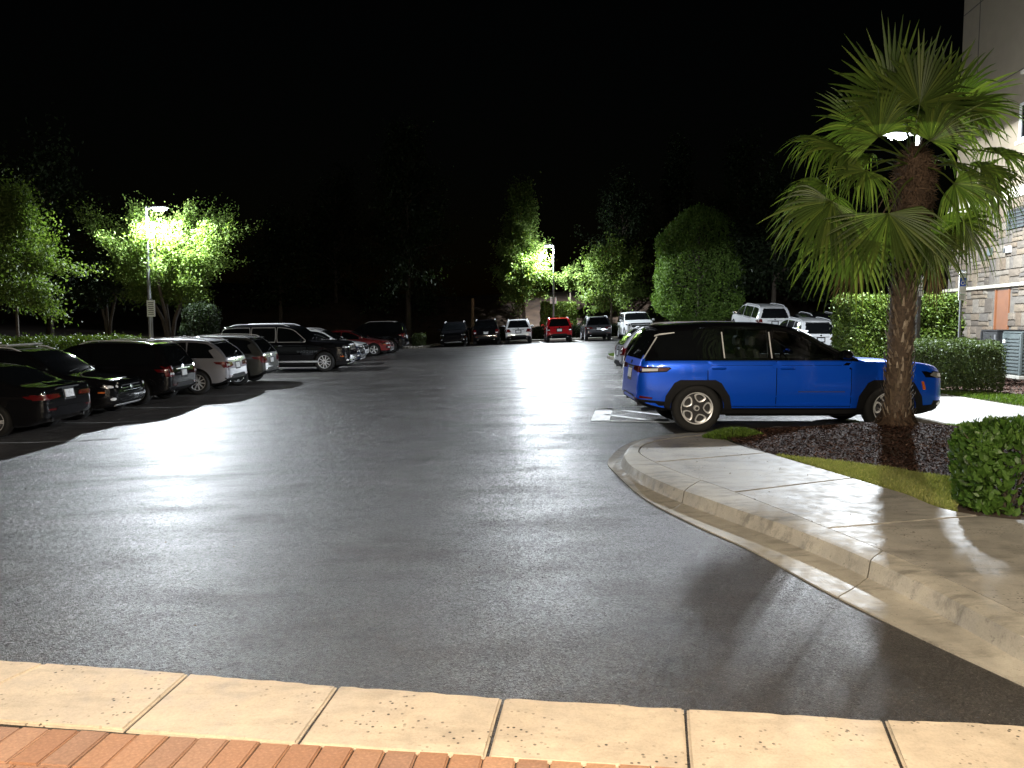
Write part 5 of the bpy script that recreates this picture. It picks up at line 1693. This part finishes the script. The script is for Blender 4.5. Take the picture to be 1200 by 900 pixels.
        MB().tube([(X0 + .20, sd * hw * .6, botf(.12) + .005), (X0 + .05, sd * hw * .6, botf(.12) + .0)], .033, 8).build('exhaust_tip', M_chrome, root, sm=40)
    pz = s.get('plate_z', bz - .24 if s['rear'] == 'suv' else bz - .12)
    pw = [(-.15, pz - .075), (.15, pz - .075), (.15, pz + .075), (-.15, pz + .075)]
    patch('rear_plate', pw, 'rear', M_plate, .014, .01, None, .1)
    patch('plate_recess', shrink_dir(pw, -.05), 'rear', s.get('recess', M_plastic), .003, .004, None, .12)
    patch('rear_bumper', [(-hw * .86, .40), (hw * .86, .40), (hw * .9, .50), (hw * .6, .50), (hw * .5, .58), (-hw * .5, .58), (-hw * .6, .50), (-hw * .9, .50)], 'rear', M_plastic if dark_trim else paintmat, .016, .012, None, .10)
    patch('trim_bar', [(-hw * .42, pz + .11), (hw * .42, pz + .11), (hw * .42, pz + .135), (-hw * .42, pz + .135)], 'rear', M_chrome, .012, .01, None, .12)
    patch('badge', [(.05 * math.cos(t_ * PI / 5), pz + .185 + .032 * math.sin(t_ * PI / 5)) for t_ in range(10)], 'rear', M_chrome, .012, .01, None, .1)
    # ---- front end
    hd = s['hood']
    gz0, gz1 = hd - .40, hd - .17
    if front == 'big': gw = .66; gz0 -= .06
    else: gw = .52
    gp = [(-hw * gw * .85, gz0), (hw * gw * .85, gz0), (hw * gw, gz1), (-hw * gw, gz1)]
    gr = patch('grille', gp, 'front', M_black, .006, .012, None, .1)
    patch('grille_surround', [(-hw * gw * .98, gz1 - .012), (hw * gw * .98, gz1 - .012), (hw * gw, gz1 + .025), (-hw * gw, gz1 + .025)], 'front', M_chrome, .016, .01, gr, .1)
    if front == 'slots':
        for k in range(7):
            c_ = hw * gw * (-.78 + .26 * k)
            patch('slot', [(c_ - .045, gz0 + .02), (c_ + .045, gz0 + .02), (c_ + .045, gz1 - .03), (c_ - .045, gz1 - .03)], 'front', M_chrome, .012, .01, gr, .1)
    else:
        for k in range(3):
            zb_ = gz0 + (gz1 - gz0) * (k + .7) / 3.7
            patch('grille_bar', [(-hw * gw * .86, zb_ - .009), (hw * gw * .86, zb_ - .009), (hw * gw * .88, zb_ + .009), (-hw * gw * .88, zb_ + .009)], 'front', M_chrome, .013, .01, gr, .1)
    patch('badge', [(.075 * math.cos(t_ * PI / 6), (gz0 + gz1) / 2 + .04 * math.sin(t_ * PI / 6)) for t_ in range(12)], 'front', M_chrome, .02, .01, None, .1)
    lower_in = patch('lower_intake', [(-hw * .62, .30), (hw * .62, .30), (hw * .70, .46), (-hw * .70, .46)], 'front', M_plastic, .008, .012, None, .1)
    patch('bumper_bar', [(-hw * .6, .285), (hw * .6, .285), (hw * .64, .325), (-hw * .64, .325)], 'front', M_alloy if dark_trim else M_plastic, .02, .012, None, .1)
    for sd in (1, -1):
        hp = [(sd * hw * (gw + .04), hd - .33), (sd * hw * .93, hd - .27), (sd * hw * .95, hd - .17), (sd * hw * (gw + .05), hd - .205)]
        fp = [(sd * hw * .68, .40), (sd * hw * .88, .40), (sd * hw * .88, .52), (sd * hw * .70, .50)]
        if sd < 0: hp, fp = hp[::-1], fp[::-1]
        h_ = patch('headlight', hp, 'front', s.get('headmat', M_black), .008, .012, None, .06)
        for e in (.68, .82):
            cy_ = sd * hw * e; cz_ = hd - .24
            lp = [(cy_ + .045 * math.cos(t_ * PI / 5), cz_ + .030 * math.sin(t_ * PI / 5)) for t_ in range(10)]
            patch('projector', lp, 'front', M_white_lens, .014, .008, h_, .06)
        patch('headlight', [(L - .31, hd - .235), (L - .15, hd - .29), (L - .11, hd - .22), (L - .24, hd - .185)], 'side', M_headlens, .009, .01, None, .06, sd)
        fo = patch('fog_light_recess', fp, 'front', M_plastic, .008, .012, None, .06)
        cy_ = sd * hw * .79
        patch('fog_light', [(cy_ + .045 * math.cos(t_ * PI / 5), .46 + .035 * math.sin(t_ * PI / 5)) for t_ in range(10)], 'front', M_white_lens, .018, .01, fo, .06)
        if not s.get('flare'): patch('side_marker', [(L - .36, .60), (L - .22, .60), (L - .22, .635), (L - .36, .635)], 'side', M_amber, .01, .01, None, .08, sd)
    # ---- cut the wheel arches (and the cabin for see-through glass)
    bo = bpy.data.objects.new('tmp_body', me); col.objects.link(bo)
    tmp = [bo]
    def cutter(mb):
        mm_ = mb.mesh('tmp_cut')
        bmx = bmesh.new(); bmx.from_mesh(mm_); bmesh.ops.recalc_face_normals(bmx, faces=bmx.faces); bmx.to_mesh(mm_); bmx.free()
        c_ = bpy.data.objects.new('tmp_cut', mm_); col.objects.link(c_); tmp.append(c_)
        md = bo.modifiers.new('cut', 'BOOLEAN'); md.operation = 'DIFFERENCE'; md.solver = 'EXACT'; md.object = c_
    cm = MB()
    for ax_ in (s['ra'], s['fa']):
        for sd in (1, -1):
            pr = [(ax_ + X0 + R_ar * math.cos(t_ * PI / 20), s['r'] + R_ar * math.sin(t_ * PI / 20)) for t_ in range(40)]
            n = len(pr); ya, yb = sd * (hw - .34), sd * (hw + .25)
            cm.add([(p[0], ya, p[1]) for p in pr] + [(p[0], yb, p[1]) for p in pr], [tuple(range(n)), tuple(range(n, 2 * n))] + [(i, (i + 1) % n, n + (i + 1) % n, n + i) for i in range(n)])
    cutter(cm)
    if clear:
        # hollow cabin
        cv = []; cf = []
        cxs = [q for q in frange(.75, s['cowl'] - .1, 24)]
        for q in cxs:
            sc = section(q); zt = topf(q) - .05
            zf_ = .55
            wv = widf(q) * hw
            row = [(0, zf_), (wv * .86, zf_), (wv * .88, beltf(q) - .05)]
            zt = max(zt, beltf(q) + .06)
            t_ = max(0, zt - beltf(q)) / .6
            row += [(.955 * wv - .055, beltf(q)), (.955 * wv - s['tumble'] * t_ - .05, zt - .07), (.955 * wv - s['tumble'] * t_ - .13, zt), (0, zt)]
            full = row + [(-p[0], p[1]) for p in row[-2:0:-1]]
            k = len(full)
            cv += [(q + X0, p[0], p[1]) for p in full]
        for i in range(len(cxs) - 1):
            for j in range(k): cf.append((i * k + j, i * k + (j + 1) % k, (i + 1) * k + (j + 1) % k, (i + 1) * k + j))
        cf.append(tuple(range(k))); cf.append(tuple(range((len(cxs) - 1) * k, len(cxs) * k)))
        cutter(MB().add(cv, cf))
        for poly in cut_polys:
            n = len(poly)
            cutter(MB().add([(p[0], -1.5, p[1]) for p in poly] + [(p[0], 1.5, p[1]) for p in poly], [tuple(range(n)), tuple(range(n, 2 * n))] + [(i, (i + 1) % n, n + (i + 1) % n, n + i) for i in range(n)]))
        if 'ws' in clear:
            wp_ = shrink_dir(wpoly, .015)
            cutter(MB().prism([(p[0] + X0, p[1]) for p in wp_], s['belt'] - .06, 3.0))
    dg = bpy.context.evaluated_depsgraph_get()
    res = bpy.data.meshes.new_from_object(bo.evaluated_get(dg), depsgraph=dg)
    for o in tmp: bpy.data.objects.remove(o)
    smooth(res, 32)
    # classes: body paint, cladding, roof, wheel wells, cabin lining
    groups = {}
    for p in res.polygons:
        c_ = p.center; g = ['body', 'cladding', 'roof'][min(2, p.material_index)]
        for ax_ in (s['ra'], s['fa']):
            if math.hypot(c_.x - X0 - ax_, c_.z - s['r']) < R_ar + .004 and abs(c_.y) > hw - .36 and (math.hypot(c_.x - X0 - ax_, c_.z - s['r']) > R_ar - .02 and p.normal.y ** 2 < .3 or abs(abs(c_.y) - (hw - .34)) < .006): g = 'wheel_well_%d%d' % (c_.x > 0, c_.y > 0)
        if clear and g in ('body', 'roof') and .7 < c_.x - X0 < s['cowl'] + .05 and .5 < c_.z:
            # lining: faces turned to the inside of the cabin
            nr = bvh.find_nearest(c_)
            if nr[3] > .006: g = 'cabin_lining'
        groups.setdefault(g, []).append(p.index)
    gm = {'body': paintmat, 'cladding': M_plastic if dark_trim else paintmat, 'roof': M_black, 'wheel_well': M_well, 'cabin_lining': M_interior}
    for g, idx in groups.items():
        b2 = bmesh.new(); b2.from_mesh(res); b2.faces.ensure_lookup_table()
        keep = set(idx)
        bmesh.ops.delete(b2, geom=[f for f in b2.faces if f.index not in keep], context='FACES')
        for f in b2.faces: f.material_index = 0
        g = 'wheel_well' if g.startswith('wheel_well') else g
        m2 = bpy.data.meshes.new(g); b2.to_mesh(m2); b2.free()
        m2.materials.clear()
        link(g, m2, gm[g], root)
    # ---- wheels
    tm, back, rm, hub = wheel_meshes(s['r'], s['r'] * .66, .235, s['style'])
    rmat = rim_mat or M_alloy
    for ax_ in (s['ra'], s['fa']):
        for sd in (1, -1):
            w_ = link('wheel', tm, None, root, (ax_ + X0, sd * (hw - .135), s['r']))
            w_.rotation_euler = (0, (ax_ * 1.7 + hw * 3) % 1.2, 0 if sd > 0 else PI)
            link('brake_disc', back, None, w_)
            if len(rm.materials) == 0: rm.materials.append(rmat)
            rr_ = link('rim', rm, None, w_)
            rr_.material_slots[0].link = 'OBJECT'; rr_.material_slots[0].material = rmat
            link('hub_cap', hub, None, w_)
    if extra: extra(root, s, patch, X0, hw, topf, beltf, surf_y, section)
    return root
def seats(root, X0, rows, hw):
    for xr, zs in rows:
        for sd in (1, -1):
            st = MB().box((xr + X0, sd * .38, zs), (.5, .5, .16)).build('seat', M_interior, root, bevel=.05)
            b = MB().add([(xr + X0 - .22, sd * .38 - .24, zs), (xr + X0 - .1, sd * .38 - .24, zs), (xr + X0 - .1, sd * .38 + .24, zs), (xr + X0 - .22, sd * .38 + .24, zs),
                          (xr + X0 - .42, sd * .38 - .2, zs + .62), (xr + X0 - .32, sd * .38 - .2, zs + .62), (xr + X0 - .32, sd * .38 + .2, zs + .62), (xr + X0 - .42, sd * .38 + .2, zs + .62)],
                         [(3, 2, 1, 0), (4, 5, 6, 7), (0, 1, 5, 4), (1, 2, 6, 5), (2, 3, 7, 6), (3, 0, 4, 7)])
            b.build('backrest', M_interior, st, bevel=.04)
            MB().box((xr + X0 - .41, sd * .38, zs + .74), (.1, .27, .18)).build('headrest', M_interior, st, bevel=.035)
# ---- paints
P_blue = paint('hydro_blue', (0.003, 0.095, 0.76), 0.4, 0.32)
P_black = paint('black', (0.006, 0.006, 0.007))
P_white = paint('white', (0.70, 0.71, 0.72))
P_grey = paint('silver_grey', (0.23, 0.23, 0.25), 0.4)
P_dgrey = paint('dark_grey', (0.05, 0.053, 0.062), 0.4)
P_olive = paint('olive_black', (0.035, 0.036, 0.032), 0.3)
P_red = paint('red', (0.42, 0.012, 0.018))
P_dred = paint('dark_red', (0.16, 0.008, 0.010), 0.2)
P_navy = paint('navy', (0.010, 0.018, 0.045), 0.3)

# ---- the blue SUV
def blue_extra(root, s, patch, X0, hw, topf, beltf, surf_y, section):
    for sd in (1, -1):
        # long tail light with clear and red fields
        tl = patch('tail_light', [(.05, .965), (.46, .985), (.54, 1.045), (.50, 1.062), (.05, 1.062)], 'side', M_black, .010, .01, None, .06, sd)
        patch('clear_field', [(.08, .99), (.32, 1.0), (.32, 1.04), (.08, 1.035)], 'side', M_white_lens, .014, .008, tl, .06, sd)
        patch('red_field', [(.33, 1.0), (.46, 1.005), (.50, 1.045), (.33, 1.045)], 'side', M_red, .014, .008, tl, .06, sd)
        # sill cladding and bumper cladding
        patch('sill_cladding', [(s['ra'] + .5, .26), (s['fa'] - .5, .26), (s['fa'] - .5, .40), (s['ra'] + .5, .40)], 'side', M_plastic, .02, .03, None, .12, sd)
        patch('bumper_cladding', [(.03, .40), (s['ra'] - .47, .34), (s['ra'] - .45, .50), (.03, .54)], 'side', M_plastic, .014, .02, None, .1, sd)
        patch('bumper_reflector', [(.05, .555), (.24, .545), (.24, .575), (.05, .595)], 'side', M_red, .012, .01, None, .08, sd)
        patch('front_bumper_cladding', [(s['fa'] + .50, .33), (s['L'] - .10, .36), (s['L'] - .10, .46), (s['fa'] + .52, .44)], 'side', M_plastic, .014, .02, None, .1, sd)
        patch('marker_light', [(s['fa'] + .53, .70), (s['fa'] + .58, .70), (s['fa'] + .54, .83), (s['fa'] + .50, .83)], 'side', M_amber, .012, .01, None, .06, sd)
        patch('rear_pillar_trim', [(.10, 1.19), (.114, 1.19), (.33, 1.54), (.316, 1.545)], 'side', M_alloy, .014, .01, None, .08, sd)
        patch('spoiler_trim', [(.27, 1.555), (.60, 1.60), (.60, 1.615), (.28, 1.582)], 'side', M_alloy, .02, .01, None, .08, sd)
        for xq in (1.38, 2.14):
            patch('pillar_strip', [(xq, 1.20), (xq + .018, 1.20), (xq - .012, 1.62), (xq - .03, 1.62)], 'side', M_alloy, .012, .01, None, .1, sd)
        patch('crease', [(1.54, .445), (3.42, .445), (3.42, .47), (1.54, .47)], 'side', s['paint'], .022, .02, None, .12, sd)
        patch('door_decal', [(2.57, .66), (3.32, .66), (3.32, .672), (2.57, .672)], 'side', M_joint, .008, .006, None, .1, sd)
    seats(root, X0, ((1.37, .72), (2.37, .72)), hw)
    q = X0 - .18
    MB().add([(3.15 + q, -.78, .7), (3.5 + q, -.78, .7), (3.5 + q, .78, .7), (3.15 + q, .78, .7), (3.22 + q, -.76, 1.13), (3.6 + q, -.76, 1.10), (3.6 + q, .76, 1.10), (3.22 + q, .76, 1.13)],
             [(3, 2, 1, 0), (4, 5, 6, 7), (0, 1, 5, 4), (1, 2, 6, 5), (2, 3, 7, 6), (3, 0, 4, 7)]).build('dashboard', M_interior, root, bevel=.03)
    b = MB()
    pts = []
    for k in range(21):
        t = 2 * PI * k / 20
        pts.append((3.02 + q - .07 * math.sin(t), .38 + .19 * math.cos(t), 1.06 + .17 * math.sin(t)))
    b.tube(pts, .017, 6, False); b.tube([(3.02 + q, .2, 1.06), (3.02 + q, .56, 1.06)], .02, 6); b.tube([(3.02 + q, .38, 1.06), (3.25 + q, .38, 1.0)], .03, 6)
    b.build('steering_wheel', M_plastic, root, sm=50)
    MB().box((2.62 + q, 0, 1.52), (.02, .24, .06)).build('rear_view_mirror', M_plastic, root, bevel=.01)
JL = 5.02
jeep = suv_spec(JL, 1.96, 1.80, belt=1.165, hood=1.165, r=.395, ra=.96, fa=4.06, cowl=3.56, header=2.54, rake=.30, clad=.40,
    win=[(.16, 1.34), (1.39, 2.11), (2.18, 3.34)], doors=[(1.12, 2.22), (2.22, 3.42)], glass_z=(1.21, 1.64), two_tone=.13, arch=.03, style='petal', flare=1.0,
    clear=[1, 2, 'ws'], paint=P_blue, rail_mat=M_black, mirror=M_black, tumble=.15, step=.06, kick=True, rails=False)
jeep['top'] = [(0, .62), (.012, .84), (.035, 1.03), (.07, 1.17), (.12, 1.27), (.30, 1.60), (.35, 1.695), (.75, 1.76), (1.4, 1.79), (2.0, 1.785), (2.42, 1.745), (2.57, 1.705), (3.02, 1.47), (3.56, 1.20), (3.64, 1.18), (4.22, 1.16), (4.72, 1.115), (4.90, 1.05), (4.99, .90), (5.02, .68)]
jeep['beltl'] = [(0, 1.10), (.15, 1.155), (.9, 1.165), (3.22, 1.165), (3.72, 1.135), (4.42, 1.10), (4.82, 1.02), (5.02, .86)]
jeep['bot'] = [(0, .50), (.15, .42), (.5, .34), (1.25, .27), (JL - 1.2, .27), (JL - .5, .27), (JL - .2, .32), (JL, .44)]
JX = 2.02 + JL / 2
car('bright blue long SUV with black roof and black wheel flares behind the palm', 'car', jeep, P_blue, (JX, 13.25), 0.0, None, 'slots', 'slim', True, blue_extra)

# ---- left row, noses or tails to the aisle (centres 2.75 m apart)
def place(spec, end_x, Y, heading):      # heading +1: nose to the aisle (+X)
    return (end_x - spec['L'] / 2, Y), (0.0 if heading > 0 else PI)
G_left = 'cars parked in the long row'
sp = sedan_spec(4.8, 1.84, 1.43, style='five', rails=False)
p, y = place(sp, -9.0, 15.6, -1); car('dark sedan with red tail lights, end car of the long row beside the black wagon', 'car', sp, P_black, p, y, G_left, tail='slim', dark_trim=False)
def crossbars(root, s, patch, X0, hw, topf, beltf, surf_y, section):
    for xq in (1.3, 2.3):
        sc = section(xq); yr = sc[-6][0] - .05
        MB().tube([(xq + X0, -yr, topf(xq) + .07), (xq + X0, yr, topf(xq) + .07)], .022, 6).build('roof_bar', M_alloy, root, sm=50)
sp = suv_spec(4.82, 1.85, 1.64, belt=1.02, hood=.98, r=.35, header=2.75, cowl=3.62, rake=.5, style='ten', headmat=M_black)
p, y = place(sp, -9.1, 18.35, 1); car('black wagon with silver roof rails, nose to the aisle beside the dark sedan', 'car', sp, P_black, p, y, G_left, front='grille', extra=crossbars)
sp = suv_spec(4.65, 1.88, 1.69, style='five')
p, y = place(sp, -9.0, 21.1, -1); car('black SUV tail-out between the black wagon and the grey crossover', 'car', sp, P_black, p, y, G_left, tail='block')
sp = suv_spec(4.75, 1.90, 1.67, rake=.46, belt=1.08, kick=True, style='ten')
p, y = place(sp, -8.5, 23.85, -1); car('silver-grey crossover tail-out in the long row', 'car', sp, P_grey, p, y, G_left, tail='wide')
sp = suv_spec(4.65, 1.84, 1.67, rake=.4, kick=True)
p, y = place(sp, -8.3, 26.6, -1); car('dark olive crossover with red tail lights next to the silver-grey one', 'car', sp, P_olive, p, y, G_left, tail='round')
def wag(root, s, patch, X0, hw, topf, beltf, surf_y, section):
    for sd in (1, -1):
        MB().tube([(1.7 + X0, sd * (hw + .03), .42), (4.2 + X0, sd * (hw + .03), .42)], .04, 6).build('running_board', M_alloy, root, sm=50)
        for xq in (1.7, 4.2): MB().tube([(xq + X0, sd * (hw + .03), .42), (xq + X0, sd * (hw - .2), .40)], .03, 6).build('bracket', M_plastic, root)
    cu = bpy.data.curves.new('lettering', 'FONT'); cu.body = 'WAGONEER'; cu.size = .13; cu.space_character = 1.25; cu.extrude = .002; cu.align_x = 'CENTER'
    to = bpy.data.objects.new('tmp_text', cu); col.objects.link(to)
    dg = bpy.context.evaluated_depsgraph_get()
    tm = bpy.data.meshes.new_from_object(to.evaluated_get(dg), depsgraph=dg)
    bpy.data.objects.remove(to)
    o = link('lettering', tm, M_chrome, root, (3.75 + X0, -(surf_y(3.75, .82) + .014), .78)); o.rotation_euler = (PI / 2, 0, 0)
    if not tm.materials: tm.materials.append(M_chrome)
    else: tm.materials[0] = M_chrome
sp = suv_spec(5.42, 2.06, 1.92, belt=1.20, hood=1.22, r=.40, ra=1.15, fa=4.42, cowl=3.85, header=3.12, rake=.22, clad=.42, win=[(.28, 1.42), (1.50, 2.45), (2.53, 3.66)], doors=[(1.45, 2.49), (2.49, 3.75)], glass_z=(1.28, 1.76), style='ten', chrome_win=True, rail_mat=M_alloy, handle=M_chrome, tumble=.12)
sp['top'] = [(0, .62), (.012, .86), (.04, 1.06), (.08, 1.22), (.28, 1.76), (.36, 1.85), (1.35, 1.92), (2.4, 1.92), (2.9, 1.885), (3.12, 1.83), (3.85, 1.29), (3.93, 1.265), (4.6, 1.235), (5.15, 1.18), (5.32, 1.08), (5.39, .9), (5.42, .7)]
sp['beltl'] = [(0, 1.17), (.5, 1.2), (3.7, 1.19), (4.2, 1.15), (5.1, 1.06), (5.42, .9)]
p, y = place(sp, -6.6, 32.1, 1); car('long black full-size SUV with bright roof rails and chrome window trim', 'car', sp, P_black, p, y, G_left, front='slots', extra=wag)
sp = sedan_spec(4.6, 1.82, 1.46); p, y = place(sp, -6.75, 34.85, 1); car('dark navy car beyond the long black SUV', 'car', sp, P_navy, p, y, G_left, far=True)
sp = suv_spec(4.8, 1.86, 1.62, belt=1.02, hood=.98, rake=.5, header=2.75, cowl=3.62); p, y = place(sp, -7.1, 37.6, 1); car('white wagon with silver roof rails beyond the navy car', 'car', sp, P_white, p, y, G_left, far=True)
sp = sedan_spec(4.85, 1.85, 1.45); p, y = place(sp, -6.7, 43.1, 1); car('dark red sedan nose-out in the long row beside the boxy black SUV', 'car', sp, P_dred, p, y, G_left, far=True)
sp = suv_spec(4.55, 1.85, 1.86, belt=1.16, hood=1.1, rake=.2, r=.38, glass_z=(1.24, 1.70)); p, y = place(sp, -6.25, 46.2, -1); car('boxy black SUV tail-out, beyond the dark red sedan', 'car', sp, P_black, p, y, G_left, tail='block', far=True)

# ---- far row
G_far = 'cars parked along the back of the lot'
def far(label, px, spec, pt, nose, Yf=52.0, **k):
    X = (px - 600) / FOC * Yf
    car(label, 'car', spec, pt, (X, Yf + spec['L'] / 2), PI / 2 if not nose else -PI / 2, G_far, far=True, **k)
far('black SUV nose-out beside the corner island', 531, suv_spec(4.6, 1.86, 1.70), P_black, True)
far('black SUV tail-out with pale number plate beside the white hatchback', 570, suv_spec(4.6, 1.86, 1.74), P_black, False, tail='block')
far('white crossover tail-out below the far lamp', 608, suv_spec(4.6, 1.84, 1.67, rake=.42, kick=True), P_white, False, tail='round')
far('bright red crossover tail-out in front of the boxy hedge', 656, suv_spec(4.5, 1.82, 1.68), P_red, False, tail='block')
far('dark grey crossover tail-out between the red and the big white car', 702, suv_spec(4.6, 1.84, 1.68, rake=.42), P_dgrey, False, tail='wide')
far('big white SUV nose-out with wide dark grille', 751, suv_spec(5.0, 2.0, 1.92, belt=1.22, hood=1.25, r=.40, glass_z=(1.3, 1.75), rails=False), P_white, True, front='big')

# ---- right row beyond the blue SUV, and the upper lane
G_right = 'cars parked beside the blue SUV'
def right(label, spec, pt, rear_x, Y, **k):
    car(label, 'car', spec, pt, (rear_x + spec['L'] / 2, Y), 0.0, G_right, far=True, **k)
right('black SUV with tall red tail lights and roof rails next to the blue SUV', suv_spec(4.7, 1.9, 1.79, belt=1.14, hood=1.08, glass_z=(1.2, 1.64)), P_black, 2.62, 17.45, tail='tall')
car('white crossover mostly hidden behind the blue SUV, parked nose-out', 'car', suv_spec(4.6, 1.86, 1.66), P_white, (5.6, 20.05), PI, G_right, tail='block', far=True)
right('silver-grey car whose roof shows over the blue SUV', suv_spec(4.6, 1.86, 1.70, rake=.45), P_grey, 3.45, 25.2, tail='block')
G_lane = 'white cars on the rising lane'
for lb, px, Yr, sp_, tl in (('white full-size SUV tail-out on the rising lane above the blue SUV roof', 906, 42.5, suv_spec(5.2, 2.0, 1.90, belt=1.2, hood=1.18, r=.40, rake=.26, glass_z=(1.26, 1.74)), 'block'),
                          ('white crossover tail-out seen above the blue SUV bonnet', 960, 35.2, suv_spec(4.6, 1.86, 1.69, rake=.42), 'wide')):
    X = (px - 600) / FOC * Yr
    car(lb, 'car', sp_, P_white, (X, Yr + sp_['L'] / 2), PI / 2 + .02, G_lane, tail=tl, far=True)
car('dark car in the shade beside the tall hedge', 'car', suv_spec(4.6, 1.86, 1.70), P_black, (15.9, 41.0), PI / 2, G_lane, tail='block', far=True)
